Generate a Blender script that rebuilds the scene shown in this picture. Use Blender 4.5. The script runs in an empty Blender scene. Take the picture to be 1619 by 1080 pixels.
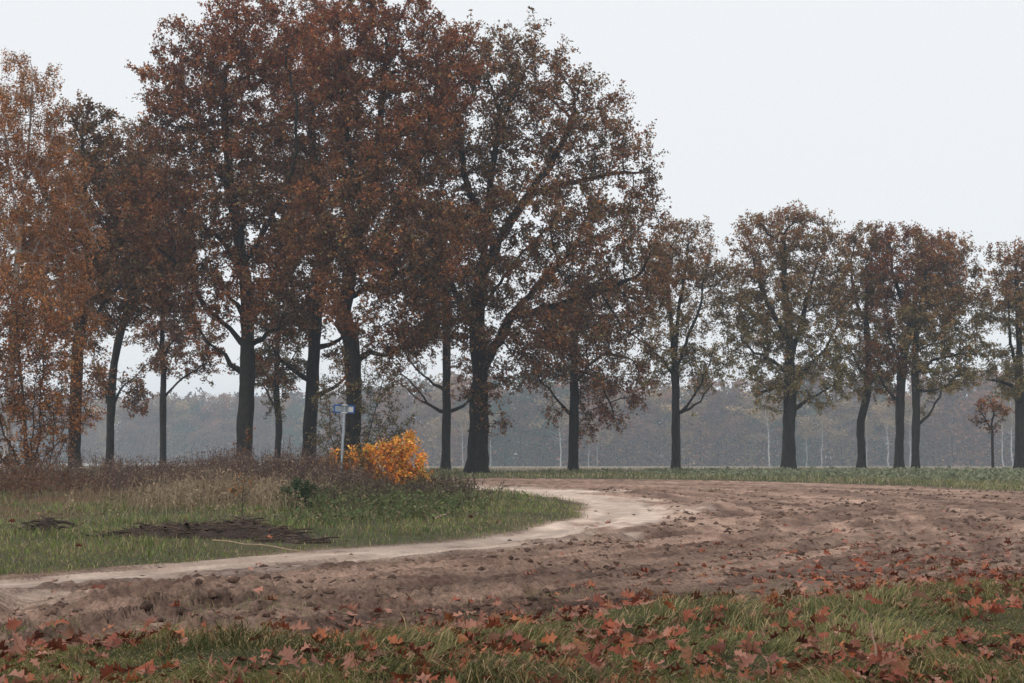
import bpy, math, random, time
import numpy as np
from mathutils import Vector
T0 = time.time()
rng = np.random.default_rng(7)
random.seed(7)
scene = bpy.context.scene
C = scene.collection

# ------------------------------------------------------------------ camera
IMG_W, IMG_H, FOC = 1619.0, 1080.0, 2249.0       # photograph size and focal length in its pixels (50 mm)
HORIZON, CAM_H = 715.0, 1.1
PITCH = math.atan((HORIZON - IMG_H / 2) / FOC)
cam = bpy.data.cameras.new('camera')
cam.lens = 50.0; cam.sensor_width = 36.0; cam.clip_end = 4000; cam.clip_start = 0.05
camo = bpy.data.objects.new('camera', cam); C.objects.link(camo)
camo.location = (0, 0, CAM_H); camo.rotation_euler = (math.pi / 2 + PITCH, 0, 0)
scene.camera = camo

# ------------------------------------------------------------------ sky, sun, exposure
SUN_EL, SUN_AZ = math.radians(48), math.radians(215)   # high veiled sun behind the camera's left shoulder
world = bpy.data.worlds.new('World'); scene.world = world; world.use_nodes = True
wn, wl = world.node_tree.nodes, world.node_tree.links
for n in list(wn): wn.remove(n)
wo = wn.new('ShaderNodeOutputWorld'); bg = wn.new('ShaderNodeBackground'); sky = wn.new('ShaderNodeTexSky')
sky.sky_type = 'NISHITA'; sky.sun_disc = False; sky.sun_elevation = SUN_EL; sky.sun_rotation = SUN_AZ
sky.dust_density = 4.0; sky.air_density = 1.0
mixn = wn.new('ShaderNodeMix'); mixn.data_type = 'RGBA'; mixn.inputs['Factor'].default_value = 0.93
mixn.inputs['B'].default_value = (9.5, 9.75, 10.0, 1)      # an even closed cloud deck
wl.new(sky.outputs['Color'], mixn.inputs['A']); wl.new(mixn.outputs['Result'], bg.inputs['Color'])
bg.inputs['Strength'].default_value = 0.1
wl.new(bg.outputs['Background'], wo.inputs['Surface'])
sl = bpy.data.lights.new('sun', 'SUN'); sl.energy = 1.1; sl.angle = math.radians(25); sl.color = (1.0, 0.95, 0.88)
so = bpy.data.objects.new('sun', sl); C.objects.link(so)
so.rotation_euler = (math.pi / 2 - SUN_EL, 0, math.pi - SUN_AZ)
so.location = (0, 0, 60)
vs = scene.view_settings
vs.view_transform = 'Standard'; vs.look = 'None'; vs.gamma = 1.0; vs.use_curve_mapping = False; vs.exposure = 0.0
scene.render.engine = 'CYCLES'
cy = scene.cycles
cy.use_denoising = True; cy.denoiser = 'OPENIMAGEDENOISE'; cy.denoising_prefilter = 'NONE'; cy.denoising_input_passes = 'RGB_ALBEDO_NORMAL'
cy.max_bounces = 6; cy.diffuse_bounces = 3; cy.glossy_bounces = 2; cy.transmission_bounces = 3; cy.volume_bounces = 1
cy.use_adaptive_sampling = True; cy.adaptive_threshold = 0.015
cy.caustics_reflective = False; cy.caustics_refractive = False

# ------------------------------------------------------------------ helpers
def ray(px, py):
    u = (px - IMG_W / 2) / FOC; v = (IMG_H / 2 - py) / FOC
    c, s = math.cos(PITCH), math.sin(PITCH)
    return np.array([u, c - v * s, s + v * c])
def at(px, py, Y):
    d = ray(px, py); t = Y / d[1]
    return np.array([d[0] * t, Y, CAM_H + d[2] * t])
def gp(px, py):
    d = ray(px, py); t = -CAM_H / d[2]
    return np.array([d[0] * t, d[1] * t])
def tag(o, label=None, cat=None, group=None, kind=None):
    if label: o['label'] = label
    if cat: o['category'] = cat
    if group: o['group'] = group
    if kind: o['kind'] = kind
    return o
def empty(name, loc=(0, 0, 0), rz=0.0):
    o = bpy.data.objects.new(name, None); C.objects.link(o)
    o.empty_display_size = 0.2; o.location = [float(v) for v in loc]; o.rotation_euler = (0, 0, rz)
    return o
def meshdata(name, V, F, mat=None, smooth=False, col=None, extra=None):
    """V (n,3); F list of (m,k) index arrays; col (n,3) point colours"""
    V = np.asarray(V, dtype=np.float32)
    F = [np.asarray(f, dtype=np.int32) for f in F if len(f)]
    me = bpy.data.meshes.new(name)
    me.vertices.add(len(V)); me.vertices.foreach_set('co', V.ravel())
    nl = sum(f.size for f in F); npoly = sum(len(f) for f in F)
    me.loops.add(nl); me.polygons.add(npoly)
    me.loops.foreach_set('vertex_index', np.concatenate([f.ravel() for f in F]))
    tot = np.concatenate([np.full(len(f), f.shape[1], np.int32) for f in F])
    st = np.zeros(npoly, np.int32); st[1:] = np.cumsum(tot)[:-1]
    me.polygons.foreach_set('loop_start', st)
    me.polygons.foreach_set('use_smooth', np.full(npoly, smooth, dtype=bool))
    if col is not None:
        a = me.attributes.new('Col', 'FLOAT_COLOR', 'POINT')
        c4 = np.ones((len(V), 4), np.float32); c4[:, :3] = col
        a.data.foreach_set('color', c4.ravel())
    if mat: me.materials.append(mat)
    me.update(calc_edges=True)
    return me
def mobj(name, me, parent=None, loc=None):
    o = bpy.data.objects.new(name, me); C.objects.link(o)
    if parent: o.parent = parent
    if loc is not None: o.location = [float(v) for v in loc]
    return o
def _h(ix, iy, iz, seed):
    n = (ix.astype(np.int64) * 374761393 + iy.astype(np.int64) * 668265263 + iz.astype(np.int64) * 2147483647 + seed * 1274126177) & 0xFFFFFFFF
    n = ((n ^ (n >> 13)) * 1274126177) & 0xFFFFFFFF
    n = ((n ^ (n >> 15)) * 2246822519) & 0xFFFFFFFF
    return ((n ^ (n >> 16)) & 0xFFFFFF) / float(0xFFFFFF)
def vn2(x, y, seed=0):
    ix, iy = np.floor(x), np.floor(y); fx, fy = x - ix, y - iy
    ix, iy = ix.astype(np.int64), iy.astype(np.int64); z = np.zeros_like(ix)
    fx = fx * fx * fx * (fx * (fx * 6 - 15) + 10); fy = fy * fy * fy * (fy * (fy * 6 - 15) + 10)
    a = _h(ix, iy, z, seed); b = _h(ix + 1, iy, z, seed); c = _h(ix, iy + 1, z, seed); d = _h(ix + 1, iy + 1, z, seed)
    return (a * (1 - fx) + b * fx) * (1 - fy) + (c * (1 - fx) + d * fx) * fy
def fbm2(x, y, o=4, seed=0):
    s, a, t = 0.0, 0.5, 0.0
    for k in range(o):
        s = s + a * vn2(x * 2 ** k + 17.3 * k, y * 2 ** k - 9.1 * k, seed + k); t += a; a *= 0.5
    return s / t
def vn3(p, seed=0):
    i = np.floor(p).astype(np.int64); f = p - i; u = f * f * (3 - 2 * f)
    r = 0
    for dx in (0, 1):
        for dy in (0, 1):
            for dz in (0, 1):
                w = (u[:, 0] if dx else 1 - u[:, 0]) * (u[:, 1] if dy else 1 - u[:, 1]) * (u[:, 2] if dz else 1 - u[:, 2])
                r = r + w * _h(i[:, 0] + dx, i[:, 1] + dy, i[:, 2] + dz, seed)
    return r
def worley(x, y, seed=0):
    ix, iy = np.floor(x).astype(np.int64), np.floor(y).astype(np.int64)
    f1 = np.full(x.shape, 9.0); f2 = np.full(x.shape, 9.0); z = np.zeros_like(ix)
    for dx in (-1, 0, 1):
        for dy in (-1, 0, 1):
            cx, cy_ = ix + dx, iy + dy
            d = np.hypot(cx + _h(cx, cy_, z, seed) - x, cy_ + _h(cx, cy_, z, seed + 5) - y)
            f2 = np.where(d < f1, f1, np.minimum(f2, d)); f1 = np.minimum(f1, d)
    return f1, f2
def sstep(a, b, x):
    t = np.clip((x - a) / (b - a), 0, 1); return t * t * (3 - 2 * t)
def catmull(P, n):
    P = np.asarray(P, float); Q = np.vstack([2 * P[0] - P[1], P, 2 * P[-1] - P[-2]]); out = []
    for i in range(1, len(Q) - 2):
        t = np.linspace(0, 1, n, endpoint=False)[:, None]
        a, b, c, d = Q[i - 1], Q[i], Q[i + 1], Q[i + 2]
        out.append(0.5 * (2 * b + (c - a) * t + (2 * a - 5 * b + 4 * c - d) * t ** 2 + (3 * b - a - 3 * c + d) * t ** 3))
    out.append(Q[-2][None]); return np.vstack(out)
def inpoly(x, y, P):
    r = np.zeros(x.shape, bool); j = len(P) - 1
    for i in range(len(P)):
        xi, yi = P[i]; xj, yj = P[j]
        if yi != yj: r ^= ((yi > y) != (yj > y)) & (x < (xj - xi) * (y - yi) / (yj - yi) + xi)
        j = i
    return r
def polydist(x, y, L, closed=False):
    """unsigned distance, signed side and arclength to a polyline"""
    L = np.asarray(L); n = len(L); best = np.full(x.shape, 1e9); side = np.zeros(x.shape); arc = np.zeros(x.shape); s = 0.0
    for i in range(n if closed else n - 1):
        a, b = L[i], L[(i + 1) % n]; d = b - a; l2 = d @ d
        if l2 < 1e-12: continue
        l = math.sqrt(l2)
        t = np.clip(((x - a[0]) * d[0] + (y - a[1]) * d[1]) / l2, 0, 1)
        ex, ey = x - a[0] - t * d[0], y - a[1] - t * d[1]; q = ex * ex + ey * ey
        m = q < best
        best = np.where(m, q, best); arc = np.where(m, s + t * l, arc)
        side = np.where(m, np.sign(d[0] * ey - d[1] * ex), side); s += l
    return np.sqrt(best), side, arc
def lerp(a, b, t): return a + (b - a) * t

# ------------------------------------------------------------------ materials
def nmat(name):
    m = bpy.data.materials.new(name); m.use_nodes = True
    n, l = m.node_tree.nodes, m.node_tree.links
    b = n['Principled BSDF']; b.inputs['Roughness'].default_value = 0.85; b.inputs['Specular IOR Level'].default_value = 0.25
    return m, n, l, b
def foliage_mat(name, trans=0.3, rough=0.6, spec=0.25, scale=1.0):
    m, n, l, b = nmat(name)
    b.inputs['Roughness'].default_value = rough; b.inputs['Specular IOR Level'].default_value = spec
    at_ = n.new('ShaderNodeAttribute'); at_.attribute_name = 'Col'
    no = n.new('ShaderNodeTexNoise'); no.inputs['Scale'].default_value = 14 * scale
    mx = n.new('ShaderNodeMix'); mx.data_type = 'RGBA'; mx.blend_type = 'MULTIPLY'; mx.inputs['Factor'].default_value = 0.5
    ra = n.new('ShaderNodeMapRange'); ra.inputs['To Min'].default_value = 0.55; ra.inputs['To Max'].default_value = 1.45
    tc = n.new('ShaderNodeTexCoord'); l.new(tc.outputs['Object'], no.inputs['Vector'])
    l.new(no.outputs['Fac'], ra.inputs['Value']); l.new(at_.outputs['Color'], mx.inputs['A']); l.new(ra.outputs['Result'], mx.inputs['B'])
    l.new(mx.outputs['Result'], b.inputs['Base Color'])
    tr = n.new('ShaderNodeBsdfTranslucent'); l.new(mx.outputs['Result'], tr.inputs['Color'])
    ms = n.new('ShaderNodeMixShader'); ms.inputs[0].default_value = trans
    l.new(b.outputs[0], ms.inputs[1]); l.new(tr.outputs[0], ms.inputs[2]); l.new(ms.outputs[0], n['Material Output'].inputs['Surface'])
    return m
def bark_mat(name, c1, c2, moss=(0.05, 0.06, 0.025), mossy=0.3, scale=1.0):
    m, n, l, b = nmat(name)
    tc = n.new('ShaderNodeTexCoord'); mp = n.new('ShaderNodeMapping'); mp.inputs['Scale'].default_value = (9 * scale, 9 * scale, 1.6 * scale)
    l.new(tc.outputs['Object'], mp.inputs['Vector'])
    v = n.new('ShaderNodeTexNoise'); v.inputs['Scale'].default_value = 2.0; v.inputs['Detail'].default_value = 6; l.new(mp.outputs[0], v.inputs['Vector'])
    r = n.new('ShaderNodeValToRGB'); r.color_ramp.elements[0].position = 0.35; r.color_ramp.elements[1].position = 0.7
    r.color_ramp.elements[0].color = (*c1, 1); r.color_ramp.elements[1].color = (*c2, 1); l.new(v.outputs['Fac'], r.inputs['Fac'])
    n2 = n.new('ShaderNodeTexNoise'); n2.inputs['Scale'].default_value = 0.9; n2.inputs['Detail'].default_value = 4; l.new(tc.outputs['Object'], n2.inputs['Vector'])
    r2 = n.new('ShaderNodeMapRange'); r2.inputs['From Min'].default_value = 0.45; r2.inputs['From Max'].default_value = 0.7; r2.inputs['To Max'].default_value = mossy
    l.new(n2.outputs['Fac'], r2.inputs['Value'])
    mx = n.new('ShaderNodeMix'); mx.data_type = 'RGBA'; mx.inputs['B'].default_value = (*moss, 1)
    l.new(r2.outputs[0], mx.inputs['Factor']); l.new(r.outputs['Color'], mx.inputs['A']); l.new(mx.outputs['Result'], b.inputs['Base Color'])
    bp = n.new('ShaderNodeBump'); bp.inputs['Strength'].default_value = 0.9; bp.inputs['Distance'].default_value = 0.04
    l.new(v.outputs['Fac'], bp.inputs['Height']); l.new(bp.outputs[0], b.inputs['Normal'])
    return m
def soil_mat(name, scale=30.0, bump=0.02, contrast=0.5, rough=0.9):
    m, n, l, b = nmat(name); b.inputs['Roughness'].default_value = rough; b.inputs['Specular IOR Level'].default_value = 0.15
    at_ = n.new('ShaderNodeAttribute'); at_.attribute_name = 'Col'
    tc = n.new('ShaderNodeTexCoord')
    a = n.new('ShaderNodeTexNoise'); a.inputs['Scale'].default_value = scale; a.inputs['Detail'].default_value = 8; a.inputs['Roughness'].default_value = 0.65
    c = n.new('ShaderNodeTexNoise'); c.inputs['Scale'].default_value = scale * 0.11; c.inputs['Detail'].default_value = 5
    l.new(tc.outputs['Object'], a.inputs['Vector']); l.new(tc.outputs['Object'], c.inputs['Vector'])
    ra = n.new('ShaderNodeMapRange'); ra.inputs['From Min'].default_value = 0.3; ra.inputs['From Max'].default_value = 0.7
    ra.inputs['To Min'].default_value = 1 - contrast; ra.inputs['To Max'].default_value = 1 + contrast * 0.6
    rb = n.new('ShaderNodeMapRange'); rb.inputs['From Min'].default_value = 0.3; rb.inputs['From Max'].default_value = 0.7
    rb.inputs['To Min'].default_value = 0.82; rb.inputs['To Max'].default_value = 1.15
    l.new(a.outputs['Fac'], ra.inputs['Value']); l.new(c.outputs['Fac'], rb.inputs['Value'])
    mu = n.new('ShaderNodeMath'); mu.operation = 'MULTIPLY'; l.new(ra.outputs[0], mu.inputs[0]); l.new(rb.outputs[0], mu.inputs[1])
    mx = n.new('ShaderNodeMix'); mx.data_type = 'RGBA'; mx.blend_type = 'MULTIPLY'; mx.inputs['Factor'].default_value = 1
    l.new(at_.outputs['Color'], mx.inputs['A']); l.new(mu.outputs[0], mx.inputs['B']); l.new(mx.outputs['Result'], b.inputs['Base Color'])
    bp = n.new('ShaderNodeBump'); bp.inputs['Strength'].default_value = 1.0; bp.inputs['Distance'].default_value = bump
    l.new(a.outputs['Fac'], bp.inputs['Height']); l.new(bp.outputs[0], b.inputs['Normal'])
    return m
def plain_mat(name, col, rough=0.6, metal=0.0, var=0.25, scale=20.0, bump=0.0):
    m, n, l, b = nmat(name); b.inputs['Roughness'].default_value = rough; b.inputs['Metallic'].default_value = metal
    tc = n.new('ShaderNodeTexCoord'); no = n.new('ShaderNodeTexNoise'); no.inputs['Scale'].default_value = scale; no.inputs['Detail'].default_value = 6
    l.new(tc.outputs['Object'], no.inputs['Vector'])
    r = n.new('ShaderNodeValToRGB'); r.color_ramp.elements[0].position = 0.3; r.color_ramp.elements[1].position = 0.7
    r.color_ramp.elements[0].color = (*[c * (1 - var) for c in col], 1); r.color_ramp.elements[1].color = (*[min(1, c * (1 + var)) for c in col], 1)
    l.new(no.outputs['Fac'], r.inputs['Fac']); l.new(r.outputs['Color'], b.inputs['Base Color'])
    if bump:
        bp = n.new('ShaderNodeBump'); bp.inputs['Distance'].default_value = bump; l.new(no.outputs['Fac'], bp.inputs['Height']); l.new(bp.outputs[0], b.inputs['Normal'])
    return m
M_LEAF = foliage_mat('tree_leaves', 0.38)
M_FAR = foliage_mat('wood_leaves', 0.2, scale=0.1)
M_GRASS = foliage_mat('grass_blades', 0.3, 0.55)
M_WEED = foliage_mat('dry_stalks', 0.15, 0.8)
M_BARK = bark_mat('oak_bark', (0.008, 0.0065, 0.0055), (0.042, 0.035, 0.030), moss=(0.026, 0.030, 0.015), mossy=0.35)
M_TWIG = bark_mat('shrub_bark', (0.05, 0.038, 0.03), (0.12, 0.095, 0.08), mossy=0.15)
M_BIRCH = bark_mat('birch_bark', (0.22, 0.20, 0.19), (0.75, 0.73, 0.70), moss=(0.08, 0.07, 0.06), mossy=0.5, scale=0.6)
M_SOIL = soil_mat('mud', 24, 0.035, 0.6)
M_SAND = soil_mat('packed_sand', 18, 0.008, 0.22)
M_TURF = soil_mat('turf_soil', 22, 0.02, 0.55)
M_FIELD = soil_mat('stubble', 3, 0.03, 0.3)

# ------------------------------------------------------------------ ground layout (metres, from the photograph's ground plane)
def gpl(P): return np.array([gp(*p) for p in P])
ISLAND = catmull(gpl([(-500, 965), (-200, 928), (0, 911), (150, 899), (330, 886), (500, 870), (640, 859), (750, 849), (850, 832), (900, 815), (916, 804), (898, 794), (850, 786), (740, 775), (560, 769), (300, 766), (0, 765), (-500, 765)]), 6)
SANDC = catmull(gpl([(-500, 985), (-200, 948), (0, 929), (250, 904), (500, 880), (700, 862), (850, 845), (945, 828), (975, 812), (962, 797), (895, 784), (800, 773), (720, 769), (600, 765), (300, 763)]), 8)
RUT1 = catmull(gpl([(-400, 1010), (0, 962), (300, 936), (600, 908), (900, 879), (1130, 848), (1240, 826), (1260, 806), (1180, 788), (1050, 776), (850, 767), (700, 764)]), 8)
RUT2 = catmull(gpl([(-200, 975), (300, 925), (700, 893), (1000, 862), (1260, 838), (1400, 820), (1455, 802), (1380, 784), (1180, 771), (950, 764), (760, 761)]), 8)
RUT3 = catmull(gpl([(300, 950), (700, 922), (1000, 893), (1300, 862), (1480, 838), (1619, 818), (1900, 795)]), 8)
RUT4 = catmull(gpl([(720, 761), (950, 763), (1180, 768), (1400, 776), (1619, 788), (1900, 806)]), 8)
FARV = catmull(gpl([(300, 759), (600, 759), (780, 757), (1000, 758), (1200, 762), (1400, 768), (1619, 778), (1900, 795), (2400, 830)]), 6)
VERGE = catmull(gpl([(-600, 1130), (-200, 1066), (0, 1036), (300, 1008), (600, 994), (1000, 968), (1300, 950), (1619, 914), (1900, 888), (2300, 862)]), 6)

def wood_y(px): return 355 + 130 * np.clip((730 - px) / 260, 0, 1)       # the wood's edge bends away on the left
def base_z(y):
    t = np.clip((y - 86) / 274, 0, 1)
    return -2.58 * t
def zones(x, y):
    """signed widths of every zone: >0 inside"""
    wob = (fbm2(x * 0.9, y * 0.9, 3, 3) - 0.5)
    di, _, si = polydist(x, y, ISLAND, True); raw = np.where(inpoly(x, y, ISLAND), di, -di); isl = np.where(inpoly(x, y, ISLAND), di, -di) + wob * 0.35 * np.clip(y / 15, 0.5, 3)
    yf = np.interp(x, FARV[:, 0], FARV[:, 1]) if np.all(np.diff(FARV[:, 0]) > 0) else None
    df, sf, _ = polydist(x, y, FARV); far = df * sf + wob * 0.02 * y
    dv, sv, _ = polydist(x, y, VERGE); ver = -dv * sv + wob * 0.9
    ds, _, arc = polydist(x, y, SANDC)
    sw = np.interp(arc, np.linspace(0, arc.max() if arc.max() > 0 else 1, 9), [0.5, 0.6, 0.72, 0.9, 1.3, 1.7, 1.5, 1.4, 1.4])
    sand = sw - ds + wob * 0.8
    zones.q, zones.s = -raw, si
    return isl, far, ver, sand
def rut_profile(d, s, gauge, half, depth, lug, seed):
    """pair of wheel ruts: hollow floor, raised lips, tread bars along the way"""
    out = np.zeros_like(d)
    wv = (vn2(s * 0.25, s * 0 + seed, seed) - 0.5) * 0.5
    for o in (-gauge / 2, gauge / 2):
        q = d - o + wv
        hollow = -depth * np.exp(-(q / half) ** 4)
        lips = depth * 0.75 * (np.exp(-((q - half * 1.35) / (half * 0.35)) ** 2) + np.exp(-((q + half * 1.35) / (half * 0.35)) ** 2))
        bars = lug * np.exp(-(q / half) ** 4) * (np.sin((s + np.abs(q) * 0.9) * 2 * math.pi / 0.24) > 0.15)
        fade = 0.35 + 0.65 * sstep(0.3, 0.7, vn2(s * 0.35, q * 0 + o * 3, seed + 9))
        out += (hollow + lips + bars) * fade
    return out
def ground_eval(x, y, colour=True):
    isl, far, ver, sand = zones(x, y)
    near = np.clip(1 - (y - 60) / 40, 0, 1)
    z = base_z(y)
    mudw = sstep(-0.05, 0.35, -isl) * sstep(-0.05, 0.6, -far) * sstep(-0.1, 0.5, -ver)
    sandw = sstep(-0.6, 0.55, sand + 1.5 * (fbm2((zones.q) * 1.6, zones.s * .35, 3, 88) - .5) * np.clip(y / 14, .6, 2) + 0.5 * (fbm2(x * 3, y * 3, 2, 89) - .5)) * sstep(-0.15, 0.3, -isl)
    # mud relief
    r = np.zeros_like(x); band = np.zeros_like(x)
    for k, (L, g, hw, dp, lg) in enumerate(((RUT1, 1.75, 0.30, 0.062, 0.065), (RUT2, 1.8, 0.25, 0.055, 0.035), (RUT3, 1.8, 0.27, 0.06, 0.035), (RUT4, 1.9, 0.3, 0.06, 0.03))):
        d, sd, s = polydist(x, y, L); q = d * sd
        r += rut_profile(q, s, g, hw, dp, lg, 20 + k) * np.exp(-(np.clip(d - 1.6, 0, None) / 0.5) ** 2)
        ph = 3 * vn2(s * .08, q * .2, k + 60); wq = np.exp(-(d / 4.2) ** 2)
        band += wq * (np.sin(q * 2 * math.pi / 1.15 + ph * 2) + .7 * np.sin(q * 2 * math.pi / 2.3 + ph + k)) * (.4 + vn2(s * .25, q, k + 70))
        r += 0.03 * wq * np.sin(q * 2 * math.pi / 1.15 + ph * 2)
        r += 0.022 * (np.sin(q * 2 * math.pi / 0.34 + 3 * vn2(s * .15, q * .5, k)) + .6 * np.sin(q * 2 * math.pi / 0.78 + 4 * vn2(s * .1, q * .3, k + 4))) * (.3 + .9 * vn2(s * .3, q * 1.2, k + 30)) * np.exp(-(d / 3.2) ** 2)
    # everything the wheels pressed runs along the bend: q across the way, t along it
    Q, Ts = zones.q, zones.s; wav = 1.1 * vn2(Ts * 0.12, Q * 0.25, 15); Qw = Q + wav
    dirn = fbm2(Qw * 2.6, Ts * 0.22, 3, 16) - 0.5
    rid = 1 - np.abs(2 * vn2(Qw * 3.4, Ts * 0.30, 18) - 1); rid2 = 1 - np.abs(2 * vn2(Qw * 1.3 + 5, Ts * 0.16, 19) - 1)
    tread = (np.sin((Ts + 0.8 * np.abs((Qw * 0.9) % 1 - .5)) * 2 * math.pi / 0.30) > 0.1) * sstep(0.55, 0.75, vn2(Qw * 0.9, Ts * 0.12, 21))
    f1, f2 = worley(x * 6.5 + 0.35 * vn2(x * 9, y * 9, 2), y * 6.5, 4)
    g1, g2 = worley(x * 13 + .4 * vn2(x * 20, y * 20, 5), y * 9, 14)
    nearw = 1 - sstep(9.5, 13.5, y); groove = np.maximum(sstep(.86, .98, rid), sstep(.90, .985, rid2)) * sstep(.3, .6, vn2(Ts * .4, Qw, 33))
    clodw = sstep(0.45, 0.68, fbm2(Qw * 0.7, Ts * 0.25, 3, 31))
    fine = fbm2(x * 7, y * 7, 4, 40) - 0.5
    r = r * 0.8 + 0.075 * dirn + 0.05 * (sstep(.45, .8, rid) - .3) + 0.07 * (sstep(.5, .85, rid2) - .3) + 0.034 * tread - 0.05 * groove
    r += (sstep(0, .5, f2 - f1) - .5) * (0.022 + 0.03 * nearw) * (0.12 + clodw) + (sstep(0, .45, g2 - g1) - .5) * (0.009 + 0.016 * nearw) * (0.3 + clodw) + fine * 0.022 - 0.02
    band = 0.4 * band + 2.2 * dirn + 0.9 * (sstep(.7, 1, rid2) - .25)
    r = r * (0.55 + 0.45 * nearw)
    rough = mudw * (1 - 0.86 * sandw)
    z = z + r * rough * near
    z = z + sandw * mudw * ((fbm2(x * 1.2, y * 1.2, 3, 77) - 0.5) * 0.05 - 0.01 + 0.035 * dirn + 0.02 * (sstep(.6, 1, rid) - .3))
    # verge: a low turf bank that falls away towards the camera's ditch
    vb = sstep(-0.1, 0.5, ver)
    z = z + vb * (0.02 + 0.10 * (fbm2(x * 1.1, y * 1.1, 3, 60) - 0.4)) - 0.10 * sstep(0.8, 4.0, ver)
    # meadow
    ib = sstep(-0.1, 0.6, isl)
    z = z + ib * (0.05 + 0.10 * (fbm2(x * 0.5, y * 0.5, 4, 66) - 0.4))
    fb = sstep(-0.2, 1.0, far) * near
    z = z + fb * (0.04 + 0.10 * (fbm2(x * 0.4, y * 0.4, 3, 69) - 0.45))
    if not colour: return z
    churn = sstep(-0.02, 0.06, r / (0.55 + 0.45 * nearw))[:, None]          # pressed mud has dried pale, thrown-up earth is dark and moist
    n1 = fbm2(x * 0.7, y * 0.7, 4, 90)[:, None]; n2 = fbm2(x * 3.1, y * 3.1, 3, 95)[:, None]
    mud = lerp(np.array([0.165, 0.094, 0.068]), np.array([0.425, 0.280, 0.208]), sstep(0.25, 0.75, 0.35 * n1 + 0.3 * n2 + 0.35 * (dirn[:, None] + .5)))
    mud = mud * (1 - 0.38 * groove)[:, None]                     # wheel grooves coloured darker than the mud around them
    mud = lerp(mud * 1.12, mud * 0.84, churn) * (1 + 0.27 * np.clip(band, -1.3, 1.3))[:, None]   # pressed wheel bands have dried paler
    dry = (0.82 + 0.3 * sstep(10, 24, y))[:, None]; mud = mud * dry       # the nearer mud is wetter
    snd = lerp(np.array([0.46, 0.350, 0.282]), np.array([0.62, 0.485, 0.400]), n1)
    grs = lerp(np.array([0.055, 0.06, 0.025]), np.array([0.12, 0.095, 0.055]), n1)
    lit = np.array([0.17, 0.085, 0.055])
    lw = (sstep(0.45, 0.6, fbm2(x * 0.5, y * 0.5, 3, 101)) * sstep(-4, -10, x) * sstep(17, 26, y))[:, None]
    grs = lerp(grs, lit * (0.6 + 0.8 * n2), lw * 0.8)
    stub = lerp(np.array([0.36, 0.31, 0.26]), np.array([0.46, 0.41, 0.35]), n1)
    ver_c = lerp(np.array([0.04, 0.042, 0.018]), np.array([0.085, 0.075, 0.035]), n2)
    snd = snd * (0.72 + 0.28 * sstep(11, 21, y))[:, None] * (0.80 + 0.34 * n2) * (0.86 + 0.30 * sstep(.3, .7, dirn + .5))[:, None] * 1.08
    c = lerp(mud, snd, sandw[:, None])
    c = lerp(c, grs, sstep(-0.25, 0.25, isl)[:, None])
    c = lerp(c, grs, sstep(-0.6, 0.6, far)[:, None])
    c = lerp(c, ver_c, sstep(-0.15, 0.4, ver)[:, None])
    stubw = sstep(-0.5, 2.5, y - 77 - 3 * n1[:, 0])[:, None]
    c = lerp(c, stub, stubw)
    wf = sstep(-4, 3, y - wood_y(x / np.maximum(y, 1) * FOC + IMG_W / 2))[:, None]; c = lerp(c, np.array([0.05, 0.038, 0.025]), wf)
    zid = np.zeros(len(x), np.int32)                    # 0 mud, 1 sand, 2 meadow, 3 far verge, 4 near verge, 5 field
    zid[sandw > 0.5] = 1; zid[far > 0] = 3; zid[isl > 0] = 2; zid[ver > 0.1] = 4; zid[(y > 77.5) & (isl <= 0)] = 5
    return z, c, zid

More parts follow.
